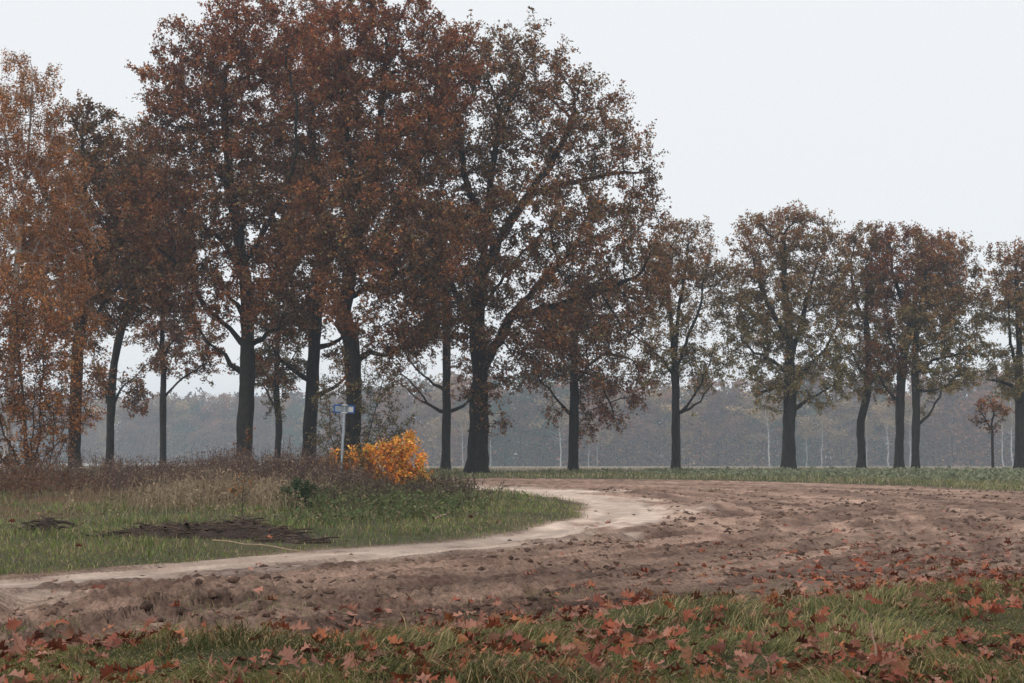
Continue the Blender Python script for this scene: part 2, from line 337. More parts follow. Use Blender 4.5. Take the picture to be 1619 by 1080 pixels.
def build_ground():
    ys = list(np.arange(-1.5, 5.0, 0.5)); y = 5.0
    while y < 95:
        ys.append(y); y += 0.037 if y < 12 else 0.037 * (y / 12) ** 2
    while y < 900: ys.append(y); y *= 1.06
    ys.append(900.0); ys = np.array(ys)
    a = np.linspace(-0.43, 0.43, 580)
    a = np.concatenate([[-14, -6, -3, -1.8, -1.1, -0.8, -0.62, -0.5], a, [0.5, 0.62, 0.8, 1.1, 1.8, 3, 6, 14]])
    X = a[None, :] * (ys[:, None] + 3); X = np.clip(X, -900, 900) + a[None, :] * 0.01; Y = np.repeat(ys[:, None], len(a), 1)
    x, yy = X.ravel(), Y.ravel(); z = np.empty_like(x); c = np.empty((len(x), 3)); zid = np.empty(len(x), np.int32)
    for i in range(0, len(x), 60000):
        z[i:i + 60000], c[i:i + 60000], zid[i:i + 60000] = ground_eval(x[i:i + 60000], yy[i:i + 60000])
    nr, nc = X.shape; idx = np.arange(nr * nc).reshape(nr, nc)
    q = np.stack([idx[:-1, :-1], idx[:-1, 1:], idx[1:, 1:], idx[1:, :-1]], -1).reshape(-1, 4)
    fz = zid[q[:, 0]]; V = np.stack([x, yy, z], 1)
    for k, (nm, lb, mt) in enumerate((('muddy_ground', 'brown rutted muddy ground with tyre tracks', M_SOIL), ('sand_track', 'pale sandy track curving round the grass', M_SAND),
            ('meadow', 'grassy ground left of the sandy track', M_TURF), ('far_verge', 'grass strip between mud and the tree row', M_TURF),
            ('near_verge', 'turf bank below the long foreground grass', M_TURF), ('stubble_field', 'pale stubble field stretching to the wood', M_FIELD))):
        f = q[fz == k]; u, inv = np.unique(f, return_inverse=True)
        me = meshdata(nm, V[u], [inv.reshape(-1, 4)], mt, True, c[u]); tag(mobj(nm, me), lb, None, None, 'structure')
    # the wide land under and beyond it
    gx = np.array([-1000, -400, -100, 0, 100, 400, 1000.]); gy = np.array([-300, -60, 0, 86, 250, 500, 1000.])
    GX, GY = np.meshgrid(gx, gy); GZ = base_z(GY) - 0.45; n = len(gx); idx = np.arange(n * n).reshape(n, n)
    q = np.stack([idx[:-1, :-1], idx[:-1, 1:], idx[1:, 1:], idx[1:, :-1]], -1).reshape(-1, 4)
    me = meshdata('ground', np.stack([GX.ravel(), GY.ravel(), GZ.ravel()], 1), [q], M_TURF, True, np.tile([[0.09, 0.075, 0.04]], (n * n, 1)))
    tag(mobj('ground', me), 'wide flat land under fields and wood', None, None, 'structure')
build_ground()
def gz(x, y):
    x = np.atleast_1d(np.asarray(x, float)); y = np.atleast_1d(np.asarray(y, float)); out = np.empty_like(x)
    for i in range(0, len(x), 60000): out[i:i + 60000] = ground_eval(x[i:i + 60000], y[i:i + 60000], False)
    return out
def gz1(x, y): return float(gz([x], [y])[0])
print('ground', time.time() - T0)

# ------------------------------------------------------------------ tree builder
def frames(P):
    t = np.gradient(P, axis=0); t /= np.linalg.norm(t, axis=1)[:, None] + 1e-9
    ref = np.where(np.abs(t[:, 2:3]) > 0.9, [[1.0, 0, 0]], [[0, 0, 1.0]])
    if abs(t[:, 2]).mean() > 0.6: ref = np.tile([[1.0, 0.1, 0]], (len(P), 1))
    a = np.cross(t, ref); a /= np.linalg.norm(a, axis=1)[:, None] + 1e-9
    return a, np.cross(t, a)
class Tubes:
    def __init__(s): s.V = []; s.Q = []; s.T = []; s.n = 0
    def chain(s, P, R, k, bump=0.0, seed=0):
        P = np.asarray(P, float); R = np.asarray(R, float); n = len(P); a, b = frames(P)
        th = np.linspace(0, 2 * math.pi, k, endpoint=False)
        rr = R[:, None] * np.ones((1, k))
        if bump:
            cc = np.stack([np.cos(th)[None] * 1.7 + 0 * P[:, :1], np.sin(th)[None] * 1.7 + 0 * P[:, :1], P[:, 2:3] * 0.8 + 0 * th[None]], -1).reshape(-1, 3)
            rr = rr * (1 + bump * (vn3(cc + seed, 3).reshape(n, k) - 0.5))
        V = P[:, None] + rr[..., None] * (np.cos(th)[None, :, None] * a[:, None] + np.sin(th)[None, :, None] * b[:, None])
        idx = s.n + np.arange(n * k).reshape(n, k); nx = np.roll(idx, -1, 1)
        s.Q.append(np.stack([idx[:-1], nx[:-1], nx[1:], idx[1:]], -1).reshape(-1, 4))
        s.V.append(V.reshape(-1, 3)); s.n += n * k
    def spikes(s, A, B, ra, rb=None):
        """many thin three sided twigs at once, A to B"""
        A = np.asarray(A, float); B = np.asarray(B, float); m = len(A)
        if m == 0: return
        t = B - A; t /= np.linalg.norm(t, axis=1)[:, None] + 1e-9
        ref = np.where(np.abs(t[:, 2:3]) > 0.8, [[1.0, 0, 0]], [[0, 0, 1.0]]); a = np.cross(t, ref); a /= np.linalg.norm(a, axis=1)[:, None] + 1e-9; b = np.cross(t, a)
        ra = np.broadcast_to(np.asarray(ra, float), (m,)); rb = ra * 0.4 if rb is None else np.broadcast_to(np.asarray(rb, float), (m,))
        th = np.array([0, 2.094, 4.189]); o = np.cos(th)[None, :, None] * a[:, None] + np.sin(th)[None, :, None] * b[:, None]
        V = np.concatenate([A[:, None] + ra[:, None, None] * o, B[:, None] + rb[:, None, None] * o], 1)
        i = s.n + 6 * np.arange(m)[:, None]
        for j in range(3):
            k = (j + 1) % 3; s.Q.append(np.concatenate([i + j, i + k, i + 3 + k, i + 3 + j], 1))
        s.V.append(V.reshape(-1, 3)); s.n += 6 * m
    def mesh(s, name, mat, col=None):
        V = np.vstack(s.V)
        return meshdata(name, V, [np.vstack(s.Q)], mat, True, None if col is None else np.tile([col], (len(V), 1)))
def unit(v): return v / (np.linalg.norm(v, axis=-1, keepdims=True) + 1e-9)
def leaf_arrays(P, size, col, droop=0.25, tri=False, aspect=0.62, out=None):
    """kite shaped folded leaves centred at P"""
    n = len(P); d = unit(rng.normal(size=(n, 3)) + np.array([0, 0, -droop])); r = unit(np.cross(d, rng.normal(size=(n, 3))))
    up = np.cross(d, r); size = np.broadcast_to(size, (n,))[:, None]
    if tri:
        V = np.stack([P - d * size * 0.5 + r * size * 0.42, P - d * size * 0.42 - r * size * 0.40, P + d * size * 0.62], 1)
        F = [np.arange(3 * n).reshape(n, 3)]; k = 3
    else:
        w = size * aspect * 0.5
        V = np.stack([P - d * size * 0.5, P + r * w + up * w * 0.35, P + d * size * 0.5, P - r * w + up * w * 0.35], 1)
        F = [np.arange(4 * n).reshape(n, 4)]; k = 4
    return V.reshape(-1, 3), F, np.repeat(col, k, 0)
def colonize(pos, par, att, step, infl, kill, iters=120, up=0.05, maxn=9000):
    pos = list(map(np.asarray, pos)); par = list(par); P = np.zeros((maxn, 3)); n = len(pos); P[:n] = pos
    nch = np.zeros(maxn, np.int32)
    D = np.linalg.norm(att[:, None] - P[None, :n], axis=2); near = D.argmin(1); nd = D[np.arange(len(att)), near]; alive = nd > kill
    for it in range(iters):
        act = np.where(alive & (nd < infl))[0]
        if len(act) == 0: break
        v = unit(att[act] - P[near[act]]); acc = np.zeros((n, 3)); np.add.at(acc, near[act], v)
        src = np.unique(near[act]); src = src[nch[src] < 4]
        if len(src) == 0 or n + len(src) >= maxn: break
        dr = unit(unit(acc[src]) + np.array([0, 0, up]) + rng.normal(size=(len(src), 3)) * 0.16)
        newp = P[src] + dr * step; m = len(src)
        P[n:n + m] = newp; par.extend(src.tolist()); nch[src] += 1
        al = np.where(alive)[0]; D = np.linalg.norm(att[al][:, None] - newp[None], axis=2); j = D.argmin(1); dd = D[np.arange(len(al)), j]
        better = dd < nd[al]; near[al[better]] = n + j[better]; nd[al[better]] = dd[better]; alive[al[nd[al] < kill]] = False
        n += m
    return P[:n].copy(), np.array(par)
def pal(P, zrel, kind):
    """leaf colours: clump noise plus each tree's own autumn stage"""
    n = len(P); a = vn3(P * 0.55, 5)[:, None]; b = rng.random((n, 1)); c = vn3(P * 1.9 + 9, 8)[:, None]
    rust = np.array([0.165, 0.060, 0.021]); brown = np.array([0.095, 0.046, 0.021]); orange = np.array([0.25, 0.105, 0.034]); olive = np.array([0.115, 0.092, 0.036]); red = np.array([0.185, 0.048, 0.021])
    if kind == 'red': base = lerp(lerp(brown, rust, sstep(0.3, 0.7, a)), red, sstep(0.4, 0.9, zrel)[:, None] * 0.55); ol, og = 0.10, 0.12
    elif kind == 'brown': base = lerp(brown, rust, sstep(0.3, 0.75, a) * 0.75); ol, og = 0.17, 0.10
    elif kind == 'olive': base = lerp(olive, lerp(brown, rust, a), sstep(0.25, 0.95, zrel + 0.35 * (a[:, 0] - 0.5))[:, None] * 0.9); ol, og = 0.2, 0.06
    elif kind == 'orange': base = lerp(rust, orange, sstep(0.25, 0.7, a)); ol, og = 0.10, 0.30
    elif kind == 'birch': base = lerp(np.array([0.19, 0.075, 0.03]), np.array([0.28, 0.13, 0.04]), a); ol, og = 0.08, 0.2
    elif kind == 'flame': base = lerp(np.array([0.80, 0.34, 0.05]), np.array([0.88, 0.52, 0.12]), a); ol, og = 0.0, 0.0
    elif kind == 'green': base = lerp(np.array([0.05, 0.085, 0.04]), np.array([0.10, 0.14, 0.06]), a); ol, og = 0.1, 0.0
    elif kind == 'dark': base = lerp(np.array([0.06, 0.05, 0.025]), np.array([0.10, 0.07, 0.03]), a); ol, og = 0.3, 0.05
    col = np.where(b < ol, olive * 1.1, np.where(b > 1 - og, orange, base))
    if kind == 'flame': col = np.where(b < 0.22, np.array([0.50, 0.36, 0.07]), np.where(b > 0.8, np.array([0.80, 0.24, 0.05]), base))
    return col * (0.35 + 1.3 * rng.random((n, 1))) * (0.7 + 0.6 * c) * (1.0 if kind in ('flame', 'green') else 2.1 if kind == 'olive' else 1.7)
TREES = 0
def tree(name, label, cat, Y, trunk, w, limbs=(), blobs=(), natt=900, nleaf=30000, kind='brown', size=0.13, group=None, tri=True, bark=None,
         step=0.42, kill=0.75, infl=5.0, gap=0.37, twig=0.8, depth=0.85, taper=0.55, flare=0.45, sag=0.0, leafr=0.05, minlimb=14, tips=0.008, lean=0.0):
    global TREES, rng
    if Y > 45 and nleaf > 9000: natt = int(natt * 1.6); kill *= 0.82; nleaf = int(nleaf * (1.3 if nleaf > 45000 else 1.5)); size *= 0.80; tips = max(tips, 0.011) if bark is not M_BIRCH else tips
    if len(trunk) and trunk[0][0] > 1000: blobs = [(b[0], b[1], b[2] * 1.14, b[3] * 1.06) + tuple(b[4:]) for b in blobs]
    TREES += 1; rng = np.random.default_rng(100 + TREES)
    bark = bark or M_BARK; ppm = FOC / Y
    b0 = at(trunk[0][0], trunk[0][1], Y); b0[2] = gz1(b0[0], b0[1]) - 0.04
    base = b0.copy()
    root = empty(name, base); tag(root, label, cat, group)
    pts = []
    for i, p in enumerate(trunk):
        q = at(p[0], p[1], Y + (p[2] if len(p) > 2 else 0.0)); pts.append(q)
    pts[0] = b0
    pts = np.array(pts); zz = catmull(pts, 6)
    zz[1:-1] += rng.normal(size=(len(zz) - 2, 3)) * 0.025 * (w / ppm)
    # resample the trunk evenly
    sl_ = np.concatenate([[0], np.cumsum(np.linalg.norm(np.diff(zz, axis=0), axis=1))]); m = max(4, int(sl_[-1] / step))
    tp = np.stack([np.interp(np.linspace(0, sl_[-1], m), sl_, zz[:, k]) for k in range(3)], 1)
    pos = [p for p in tp]; par = [-1] + list(range(m - 1)); ntr = m; explicit = {}
    for L in limbs:
        q = np.array([at(p[0], p[1], Y + (p[2] if len(p) > 2 else 0.0)) for p in L]); r = rng.uniform(-0.5, 0.5)
        if len(L[0]) < 3:
            q[:, 1] += np.linspace(0, r * np.linalg.norm(q[-1] - q[0]) * 0.8, len(q))
        j = int(np.argmin(np.linalg.norm(np.array(pos) - q[0], axis=1)))
        q[0] = pos[j]; qq = catmull(q, 5) if len(q) > 2 else q
        s_ = np.concatenate([[0], np.cumsum(np.linalg.norm(np.diff(qq, axis=0), axis=1))]); mm = max(2, int(s_[-1] / step) + 1)
        ev = np.stack([np.interp(np.linspace(0, s_[-1], mm), s_, qq[:, k]) for k in range(3)], 1)
        ev[1:] += rng.normal(size=(mm - 1, 3)) * 0.04
        prev = j
        for e in ev[1:]:
            pos.append(e); par.append(prev); prev = len(pos) - 1
            explicit[prev] = 1
    # attractors
    A = []
    vol = np.array([b[2] * b[3] * min(b[2], b[3]) ** 1.0 * (b[5] if len(b) > 5 else 1.0) for b in blobs]); vol = vol / vol.sum()
    for b, v in zip(blobs, vol):
        c = at(b[0], b[1], Y + (b[4] if len(b) > 4 else 0.0)); rx, rz_ = b[2] / ppm, b[3] / ppm; ry = (rx * 0.6 + rz_ * 0.4) * depth
        k = max(4, int(natt * v)); q = unit(rng.normal(size=(k * 3, 3))) * (rng.random((k * 3, 1)) ** (1 / 2.4))
        q = q * (0.86 + 0.28 * vn3(q * 2.5 + b[0], 3))[:, None]
        q = q * np.array([rx, ry, rz_]) + c
        g = vn3(q * (0.62 if Y > 40 else 1.5) + b[1], 12) > gap
        A.append(q[g][:k])
    A = np.vstack(A); A = A[A[:, 2] > base[2] + 0.25]
    P, par = colonize(pos, par, A, step, infl, kill, up=0.04)
    n = len(P); kids = [[] for _ in range(n)]
    for i in range(1, n): kids[par[i]].append(i)
    # pipe model radii
    ex = 2.1; acc = np.zeros(n); order = np.arange(n)[::-1]
    for i in order:
        if not kids[i]: acc[i] = tips ** ex
        if par[i] >= 0: acc[par[i]] += acc[i]
    R = acc ** (1 / ex); rb = w / ppm / 2
    R = tips + (R - tips) * max(0.2, (rb - tips) / max(R[0] - tips, 1e-4)) if R[0] > tips else R
    # the clear bole keeps its thickness up to the first limb and flares at the ground
    hs = P[:ntr, 2] - base[2]; Ht = hs.max()
    R[:ntr] = np.maximum(R[:ntr], rb * (1 - (1 - taper) * 0.0) * np.interp(hs / Ht, [0, 0.5, 1], [1, 0.36 + 0.2 * taper, 0.05]))
    R[:ntr] *= 1 + flare * np.exp(-hs / (rb * 1.6))
    for i in sorted(explicit):                       # drawn limbs keep a natural minimum thickness
        R[i] = max(R[i], min(R[par[i]] * 0.93, rb * 0.5) * 0.86 if par[i] in explicit else min(R[par[i]], rb) * 0.42)
    if sag: P[ntr:, 2] -= sag * np.clip(0.05 - R[ntr:], 0, 1) * 4
    # chains
    tb = Tubes(); tt = tp.copy(); tb.chain(tt - base, R[:ntr], 18, 0.42, TREES)
    if flare > 0.2:                                    # root spurs
        for k in range(6):
            a_ = k * 1.05 + rng.random(); dr = np.array([math.cos(a_), math.sin(a_), 0]); L = rb * rng.uniform(1.5, 2.3)
            tb.chain(np.array([dr * rb * 0.55 + [0, 0, rb * 1.3], dr * rb * 1.05 + [0, 0, rb * 0.42], dr * L + [0, 0, -0.02]]), [rb * 0.38, rb * 0.30, rb * 0.12], 6)
    tops = []; 
    def sub(i0):
        st = [i0]; out = []
        while st:
            i = st.pop(); out.append(i); st.extend(kids[i])
        return out
    roots = [c for i in range(ntr) for c in kids[i] if c >= ntr]
    limbparts = []
    for r0 in roots:
        mem = sub(r0); tgt = Tubes() if len(mem) >= minlimb else tb
        stack = [(par[r0], r0)]; thinA, thinB, ra, rbb = [], [], [], []
        while stack:
            p0, i = stack.pop(); ch = [p0, i]
            while kids[i]:
                ks = sorted(kids[i], key=lambda k: -R[k]); 
                for k in ks[1:]: stack.append((i, k))
                i = ks[0]; ch.append(i)
            rr = R[ch].copy(); rr[0] = min(rr[0], rr[1] * 1.15); rr[-1] *= 0.5
            big = rr[1] > 0.03
            if big:
                nb = int(np.sum(rr > 0.022)); nb = max(2, nb)
                tgt.chain(P[ch[:nb]] - base, rr[:nb], 8 if rr[1] > 0.1 else 5)
                rest = ch[nb - 1:]
            else: rest = ch
            if len(rest) > 1:
                thinA.extend(rest[:-1]); thinB.extend(rest[1:])
        if thinA: tgt.spikes(P[thinA] - base, P[thinB] - base, np.minimum(R[thinA], 0.035), np.minimum(R[thinB], 0.032))
        if tgt is not tb and tgt.n: limbparts.append(tgt)
    mobj('trunk', tb.mesh('trunk', bark), root)
    for t in limbparts: mobj('limb', t.mesh('limb', bark), root)
    # twigs and leaves
    el = np.where((R < leafr) & (np.arange(n) >= ntr))[0]
    if len(el) == 0: el = np.arange(ntr, n)
    ctr = P[el].mean(0); ntw = int(len(el) * 2.6); src = rng.choice(el, ntw)
    d = unit(rng.normal(size=(ntw, 3)) + 0.6 * unit(P[src] - ctr) + np.array([0, 0, 0.25 - sag]))
    ln = twig * rng.uniform(0.45, 1.25, ntw); A0 = P[src]; B0 = A0 + d * ln[:, None]
    tw = Tubes(); tw.spikes(A0 - base, B0 - base, np.full(ntw, tips * 0.95 if Y > 45 else tips * 0.6))
    cr = empty('crown', (0, 0, 0)); cr.parent = root
    mobj('twig_growth', tw.mesh('twig_growth', bark), cr)['kind'] = 'stuff'
    pick = rng.integers(0, ntw, nleaf); tpos = rng.random(nleaf) ** 0.7
    LP = A0[pick] + d[pick] * (ln[pick] * tpos)[:, None] + rng.normal(size=(nleaf, 3)) * size * 0.75
    LP[:, 2] -= sag * rng.random(nleaf) * 0.8
    LP = LP[LP[:, 2] > base[2] + 0.1]; nl_ = len(LP)
    zr = (LP[:, 2] - LP[:, 2].min()) / (np.ptp(LP[:, 2]) + 1e-6)
    V, F, col = leaf_arrays(LP - base, size * rng.uniform(0.6, 1.3, nl_), pal(LP, zr, kind), tri=tri)
    mobj('foliage', meshdata('foliage', V, F, M_LEAF, False, col), cr)['kind'] = 'stuff'
    return root

ROW = 'oaks standing along the track'
# --- the big oaks by the bend
tree('oak_tree', 'massive dark oak whose thick bole forks low beside the pale track end', 'tree', 69.5,
     [(753, 751), (755, 700), (756, 655), (758, 605), (757, 560), (755, 500, -.5), (765, 400, -1), (775, 300, -1), (790, 190, -1)], 30,
     [[(757, 610), (768, 575), (785, 545), (806, 505), (850, 455), (905, 400)], [(806, 505), (860, 490), (930, 470), (1000, 440)],
      [(755, 520), (725, 470), (690, 400), (670, 320)], [(760, 440), (800, 360), (840, 300), (880, 240), (910, 170)], [(840, 300), (910, 285), (980, 270), (1030, 265)],
      [(756, 490), (800, 430), (870, 350), (950, 320)], [(765, 400), (740, 300), (725, 200)]],
     [(800, 150, 130, 125), (890, 195, 120, 105), (960, 255, 95, 90), (720, 240, 110, 180), (830, 370, 170, 110, -2), (960, 425, 115, 105, -2), (760, 470, 130, 95, -3),
      (900, 520, 130, 75, -2), (1000, 510, 60, 80, -1), (660, 430, 90, 90, -2), (985, 345, 85, 75, 0), (1035, 415, 62, 75, -1), (620, 520, 70, 50, -2), (850, 590, 45, 35, -2), (738, 645, 14, 60, -.6, 2.5), (792, 640, 22, 55, -.6, 2)],
     2600, 78000, 'brown', 0.165)
tree('oak_tree', 'tall oak with a broad rust red crown, trunk behind the dry weeds', 'tree', 66,
     [(384, 752), (386, 700), (389, 640), (391, 573), (391, 510), (390, 455), (380, 390), (366, 310), (358, 220), (355, 120)], 24,
     [[(387, 548), (362, 520), (330, 490), (300, 440), (260, 400)], [(396, 545), (425, 525), (467, 503), (500, 470)], [(386, 590), (368, 577), (355, 558), (333, 540), (318, 520)],
      [(390, 455), (350, 380), (300, 340), (255, 310)], [(385, 420), (430, 350), (470, 280), (480, 180)], [(366, 310), (320, 230), (290, 150)], [(390, 500), (350, 455), (315, 420)]],
     [(330, 140, 105, 115), (395, 95, 105, 120), (275, 160, 65, 95), (290, 310, 110, 110), (390, 320, 120, 120), (255, 420, 90, 75), (430, 450, 90, 65, -1), (310, 450, 90, 60, -1),
      (345, 560, 32, 30, 0, 2.0), (455, 520, 40, 30), (415, 590, 18, 30, 0, 2)],
     2100, 66000, 'red', 0.16)
tree('oak_tree', 'oak with a pale grey leaning bole left of the blue bordered sign', 'tree', 73,
     [(486, 752), (489, 700), (492, 640), (494, 590), (497, 540), (500, 500), (510, 430), (505, 340), (495, 250), (490, 150)], 21,
     [[(493, 605), (470, 590), (443, 567), (430, 545)], [(499, 550), (515, 547), (533, 540), (560, 520)], [(491, 628), (515, 618), (540, 605), (560, 590)], [(500, 515), (485, 490), (455, 470), (430, 440)],
      [(510, 430), (545, 350), (560, 270)]],
     [(500, 110, 95, 125), (470, 240, 100, 130), (530, 290, 110, 120), (480, 400, 110, 80), (440, 590, 45, 35, 0, 1.5), (530, 560, 40, 30), (470, 510, 60, 40)],
     1400, 50000, 'red', 0.165)
tree('oak_tree', 'dark upright oak rising behind the orange bush and the sign', 'tree', 63.5,
     [(557, 756), (558, 690), (559, 620), (558, 573), (553, 530), (543, 500), (560, 400), (585, 300), (600, 200), (610, 90)], 25,
     [[(560, 566), (585, 556), (610, 560), (637, 543), (660, 510), (690, 480)], [(550, 525), (533, 515), (530, 480), (520, 420), (500, 370)], [(556, 440), (600, 380), (640, 300), (670, 200), (690, 100)],
      [(575, 340), (550, 230), (540, 130)], [(553, 470), (600, 450), (660, 420)]],
     [(600, 60, 110, 95), (540, 120, 80, 120), (680, 120, 85, 120), (620, 230, 120, 110), (560, 350, 120, 100, -1), (650, 380, 110, 90, -2), (600, 460, 110, 60, -2), (655, 520, 50, 40, -1), (540, 580, 25, 25, 0, 2)],
     2000, 62000, 'red', 0.16)
tree('oak_tree', 'slim oak with bare forked lower limbs spreading left, between sign and thick bole', 'tree', 84,
     [(704, 750), (705, 700), (706, 657), (706, 600), (706, 540), (708, 480), (700, 400), (700, 320)], 14,
     [[(703, 655), (685, 645), (663, 631), (640, 612), (619, 595), (600, 570)], [(685, 645), (668, 626), (653, 610), (627, 580), (610, 550)], [(703, 618), (685, 607), (670, 593), (652, 575), (637, 556), (625, 535)], [(708, 652), (722, 646), (735, 637), (750, 625)]],
     [(700, 470, 75, 70), (650, 540, 50, 40), (740, 600, 30, 40), (690, 390, 70, 80), (615, 570, 25, 25)], 700, 16000, 'brown', 0.15, ROW, gap=0.36)
tree('oak_tree', 'oak with low drooping leafy branches between thick bole and open field', 'tree', 80,
     [(906, 751), (907, 700), (908, 655), (908, 600), (908, 540), (905, 470), (905, 400)], 15,
     [[(905, 655), (893, 645), (880, 630), (866, 612), (850, 600)], [(908, 610), (930, 580), (960, 560), (1000, 570)], [(908, 560), (880, 530), (860, 500)], [(908, 590), (925, 590), (945, 600), (960, 630), (970, 660)]],
     [(905, 520, 85, 80), (960, 590, 70, 50), (850, 560, 55, 45), (950, 650, 40, 35, 0, 1.4), (875, 640, 25, 25, 0, 1.2), (1000, 600, 45, 40), (940, 480, 80, 60)], 900, 17500, 'brown', 0.155, ROW, sag=0.25)
# --- left hand group
tree('oak_tree', 'dark oak trunk half hidden by the red leaved thicket', 'tree', 68,
     [(118, 757), (118, 700), (119, 640), (122, 570), (130, 500), (140, 420), (135, 320), (130, 230)], 18,
     [[(122, 570), (150, 520), (185, 470), (230, 430)], [(125, 540), (100, 470), (80, 400)], [(140, 420), (180, 350), (210, 290)], [(135, 500), (165, 440), (175, 380)]],
     [(120, 250, 75, 90), (110, 380, 100, 100), (180, 320, 80, 100), (200, 440, 90, 75), (130, 500, 70, 50)], 1200, 29000, 'brown', 0.165, gap=0.25)
tree('oak_tree', 'oak forking low with a hanging leafy spray over the far meadow', 'tree', 80,
     [(173, 757), (174, 700), (175, 647), (178, 595), (187, 540), (199, 497), (212, 457), (222, 380), (228, 300)], 12.5,
     [[(175, 650), (184, 633), (194, 613), (213, 600), (235, 578)], [(174, 655), (168, 635), (163, 605), (150, 570)], [(200, 495), (240, 490), (280, 492), (310, 480)], [(212, 457), (260, 430), (300, 400)], [(190, 530), (160, 480), (150, 430)]],
     [(220, 270, 80, 85), (240, 380, 90, 90), (170, 440, 70, 90), (280, 480, 60, 40), (220, 630, 22, 35, 0, 2.2), (165, 600, 30, 30), (240, 570, 30, 35)], 1100, 30000, 'brown', 0.17, gap=0.25)
tree('oak_tree', 'slender straight oak with one rising bare branch over the meadow', 'tree', 88,
     [(258, 752), (258, 700), (258, 640), (258, 593), (256, 540), (258, 480), (262, 400)], 10,
     [[(259, 630), (270, 615), (284, 602), (310, 583), (328, 570)], [(257, 570), (275, 540), (300, 520)], [(256, 550), (240, 520), (225, 500)]],
     [(260, 510, 45, 65), (255, 420, 60, 60), (300, 540, 45, 45), (265, 570, 18, 40), (325, 590, 22, 30, 0, 2)], 600, 15000, 'brown', 0.16, ROW)
tree('oak_tree', 'thin crooked oak clad in ivy shoots between two thicker boles', 'tree', 86,
     [(438, 752), (439, 715), (441, 673), (438, 640), (437, 607), (438, 557), (440, 500), (445, 440)], 10,
     [[(438, 610), (420, 590), (400, 570)], [(438, 600), (455, 580), (470, 560)], [(439, 650), (428, 630), (418, 610)]],
     [(440, 500, 45, 50), (430, 580, 45, 40), (440, 640, 12, 40, 0, 3), (470, 570, 25, 30)], 600, 12000, 'dark', 0.15, ROW)
# --- the row on the right
tree('oak_tree', 'slim open crowned oak with a right hand fork, swollen bole, at the field edge', 'tree', 85,
     [(1069, 747), (1069, 700), (1069, 650), (1068, 607), (1065, 560), (1060, 500), (1056, 440), (1060, 390)], 13.5,
     [[(1071, 653), (1082, 645), (1096, 625), (1112, 590), (1124, 555)], [(1082, 646), (1100, 640), (1118, 615), (1135, 600)], [(1069, 600), (1080, 548), (1097, 500), (1107, 447), (1112, 400)], [(1068, 600), (1056, 582), (1044, 566), (1030, 556)], [(1066, 580), (1072, 500), (1080, 440), (1085, 390)]],
     [(1085, 400, 55, 50), (1110, 460, 45, 70), (1050, 440, 45, 60), (1115, 570, 40, 40), (1030, 580, 40, 35), (1060, 520, 45, 50), (1105, 610, 30, 25)], 900, 17000, 'olive', 0.15, ROW, gap=0.25)
tree('oak_tree', 'broad full crowned olive brown oak on a stout straight bole in the open row', 'tree', 86,
     [(1247, 747), (1247, 700), (1248, 650), (1249, 600), (1249, 560), (1245, 500), (1240, 430), (1240, 370)], 20,
     [[(1251, 650), (1264, 642), (1284, 630), (1320, 611), (1340, 590)], [(1250, 610), (1270, 588), (1307, 553), (1325, 520)], [(1248, 600), (1220, 570), (1190, 560)], [(1248, 570), (1270, 500), (1290, 430)], [(1247, 540), (1215, 480), (1195, 420)], [(1248, 610), (1225, 612), (1205, 620)]],
     [(1245, 385, 75, 60), (1200, 420, 55, 60), (1295, 430, 50, 65), (1240, 490, 95, 75), (1190, 540, 45, 50), (1300, 560, 48, 45), (1240, 570, 75, 50), (1210, 620, 30, 35, 0, 1.3), (1310, 620, 35, 28, 0, 1.2)], 1500, 36000, 'olive', 0.155, ROW, gap=0.25)
tree('oak_tree', 'oak with a kinked slender bole squeezed in beside the broad one', 'tree', 88,
     [(1362, 745), (1362, 705), (1361, 672), (1366, 645), (1371, 622), (1373, 570), (1370, 500), (1370, 420)], 12.5,
     [[(1372, 610), (1388, 590), (1400, 560)], [(1371, 600), (1355, 575), (1345, 550)], [(1371, 520), (1350, 460), (1345, 410)]],
     [(1370, 400, 45, 45), (1355, 470, 40, 70), (1385, 500, 40, 60), (1370, 580, 45, 45), (1350, 560, 35, 40)], 800, 17000, 'olive', 0.15, ROW)
tree('oak_tree', 'russet topped oak, straight dark bole with a stubby left limb, close to a twin', 'tree', 87,
     [(1421, 745), (1422, 700), (1424, 633), (1427, 578), (1436, 530), (1447, 480), (1450, 420)], 14.5,
     [[(1420, 636), (1410, 627), (1396, 612), (1388, 600)], [(1427, 580), (1405, 540), (1395, 500)], [(1440, 510), (1420, 450), (1415, 410)], [(1427, 575), (1460, 550), (1500, 540)]],
     [(1440, 400, 60, 42), (1420, 460, 50, 60), (1470, 450, 50, 60), (1410, 560, 45, 45), (1395, 615, 25, 25)], 1000, 20000, 'red', 0.15, ROW, gap=0.25)
tree('oak_tree', 'oak sending one long bent limb to the right toward the sapling', 'tree', 85,
     [(1447, 746), (1448, 700), (1449, 652), (1447, 600), (1447, 555), (1452, 500), (1465, 430)], 12,
     [[(1449, 673), (1463, 660), (1477, 638), (1488, 615), (1502, 600), (1523, 587)], [(1448, 590), (1475, 570), (1515, 560), (1545, 560)], [(1452, 500), (1490, 460), (1510, 420)], [(1448, 610), (1470, 618), (1490, 610)]],
     [(1490, 410, 45, 45), (1510, 470, 50, 60), (1480, 520, 60, 50), (1530, 545, 35, 40), (1490, 590, 50, 35), (1455, 640, 16, 30, 0, 1.4)], 1000, 20000, 'olive', 0.15, ROW, gap=0.25)
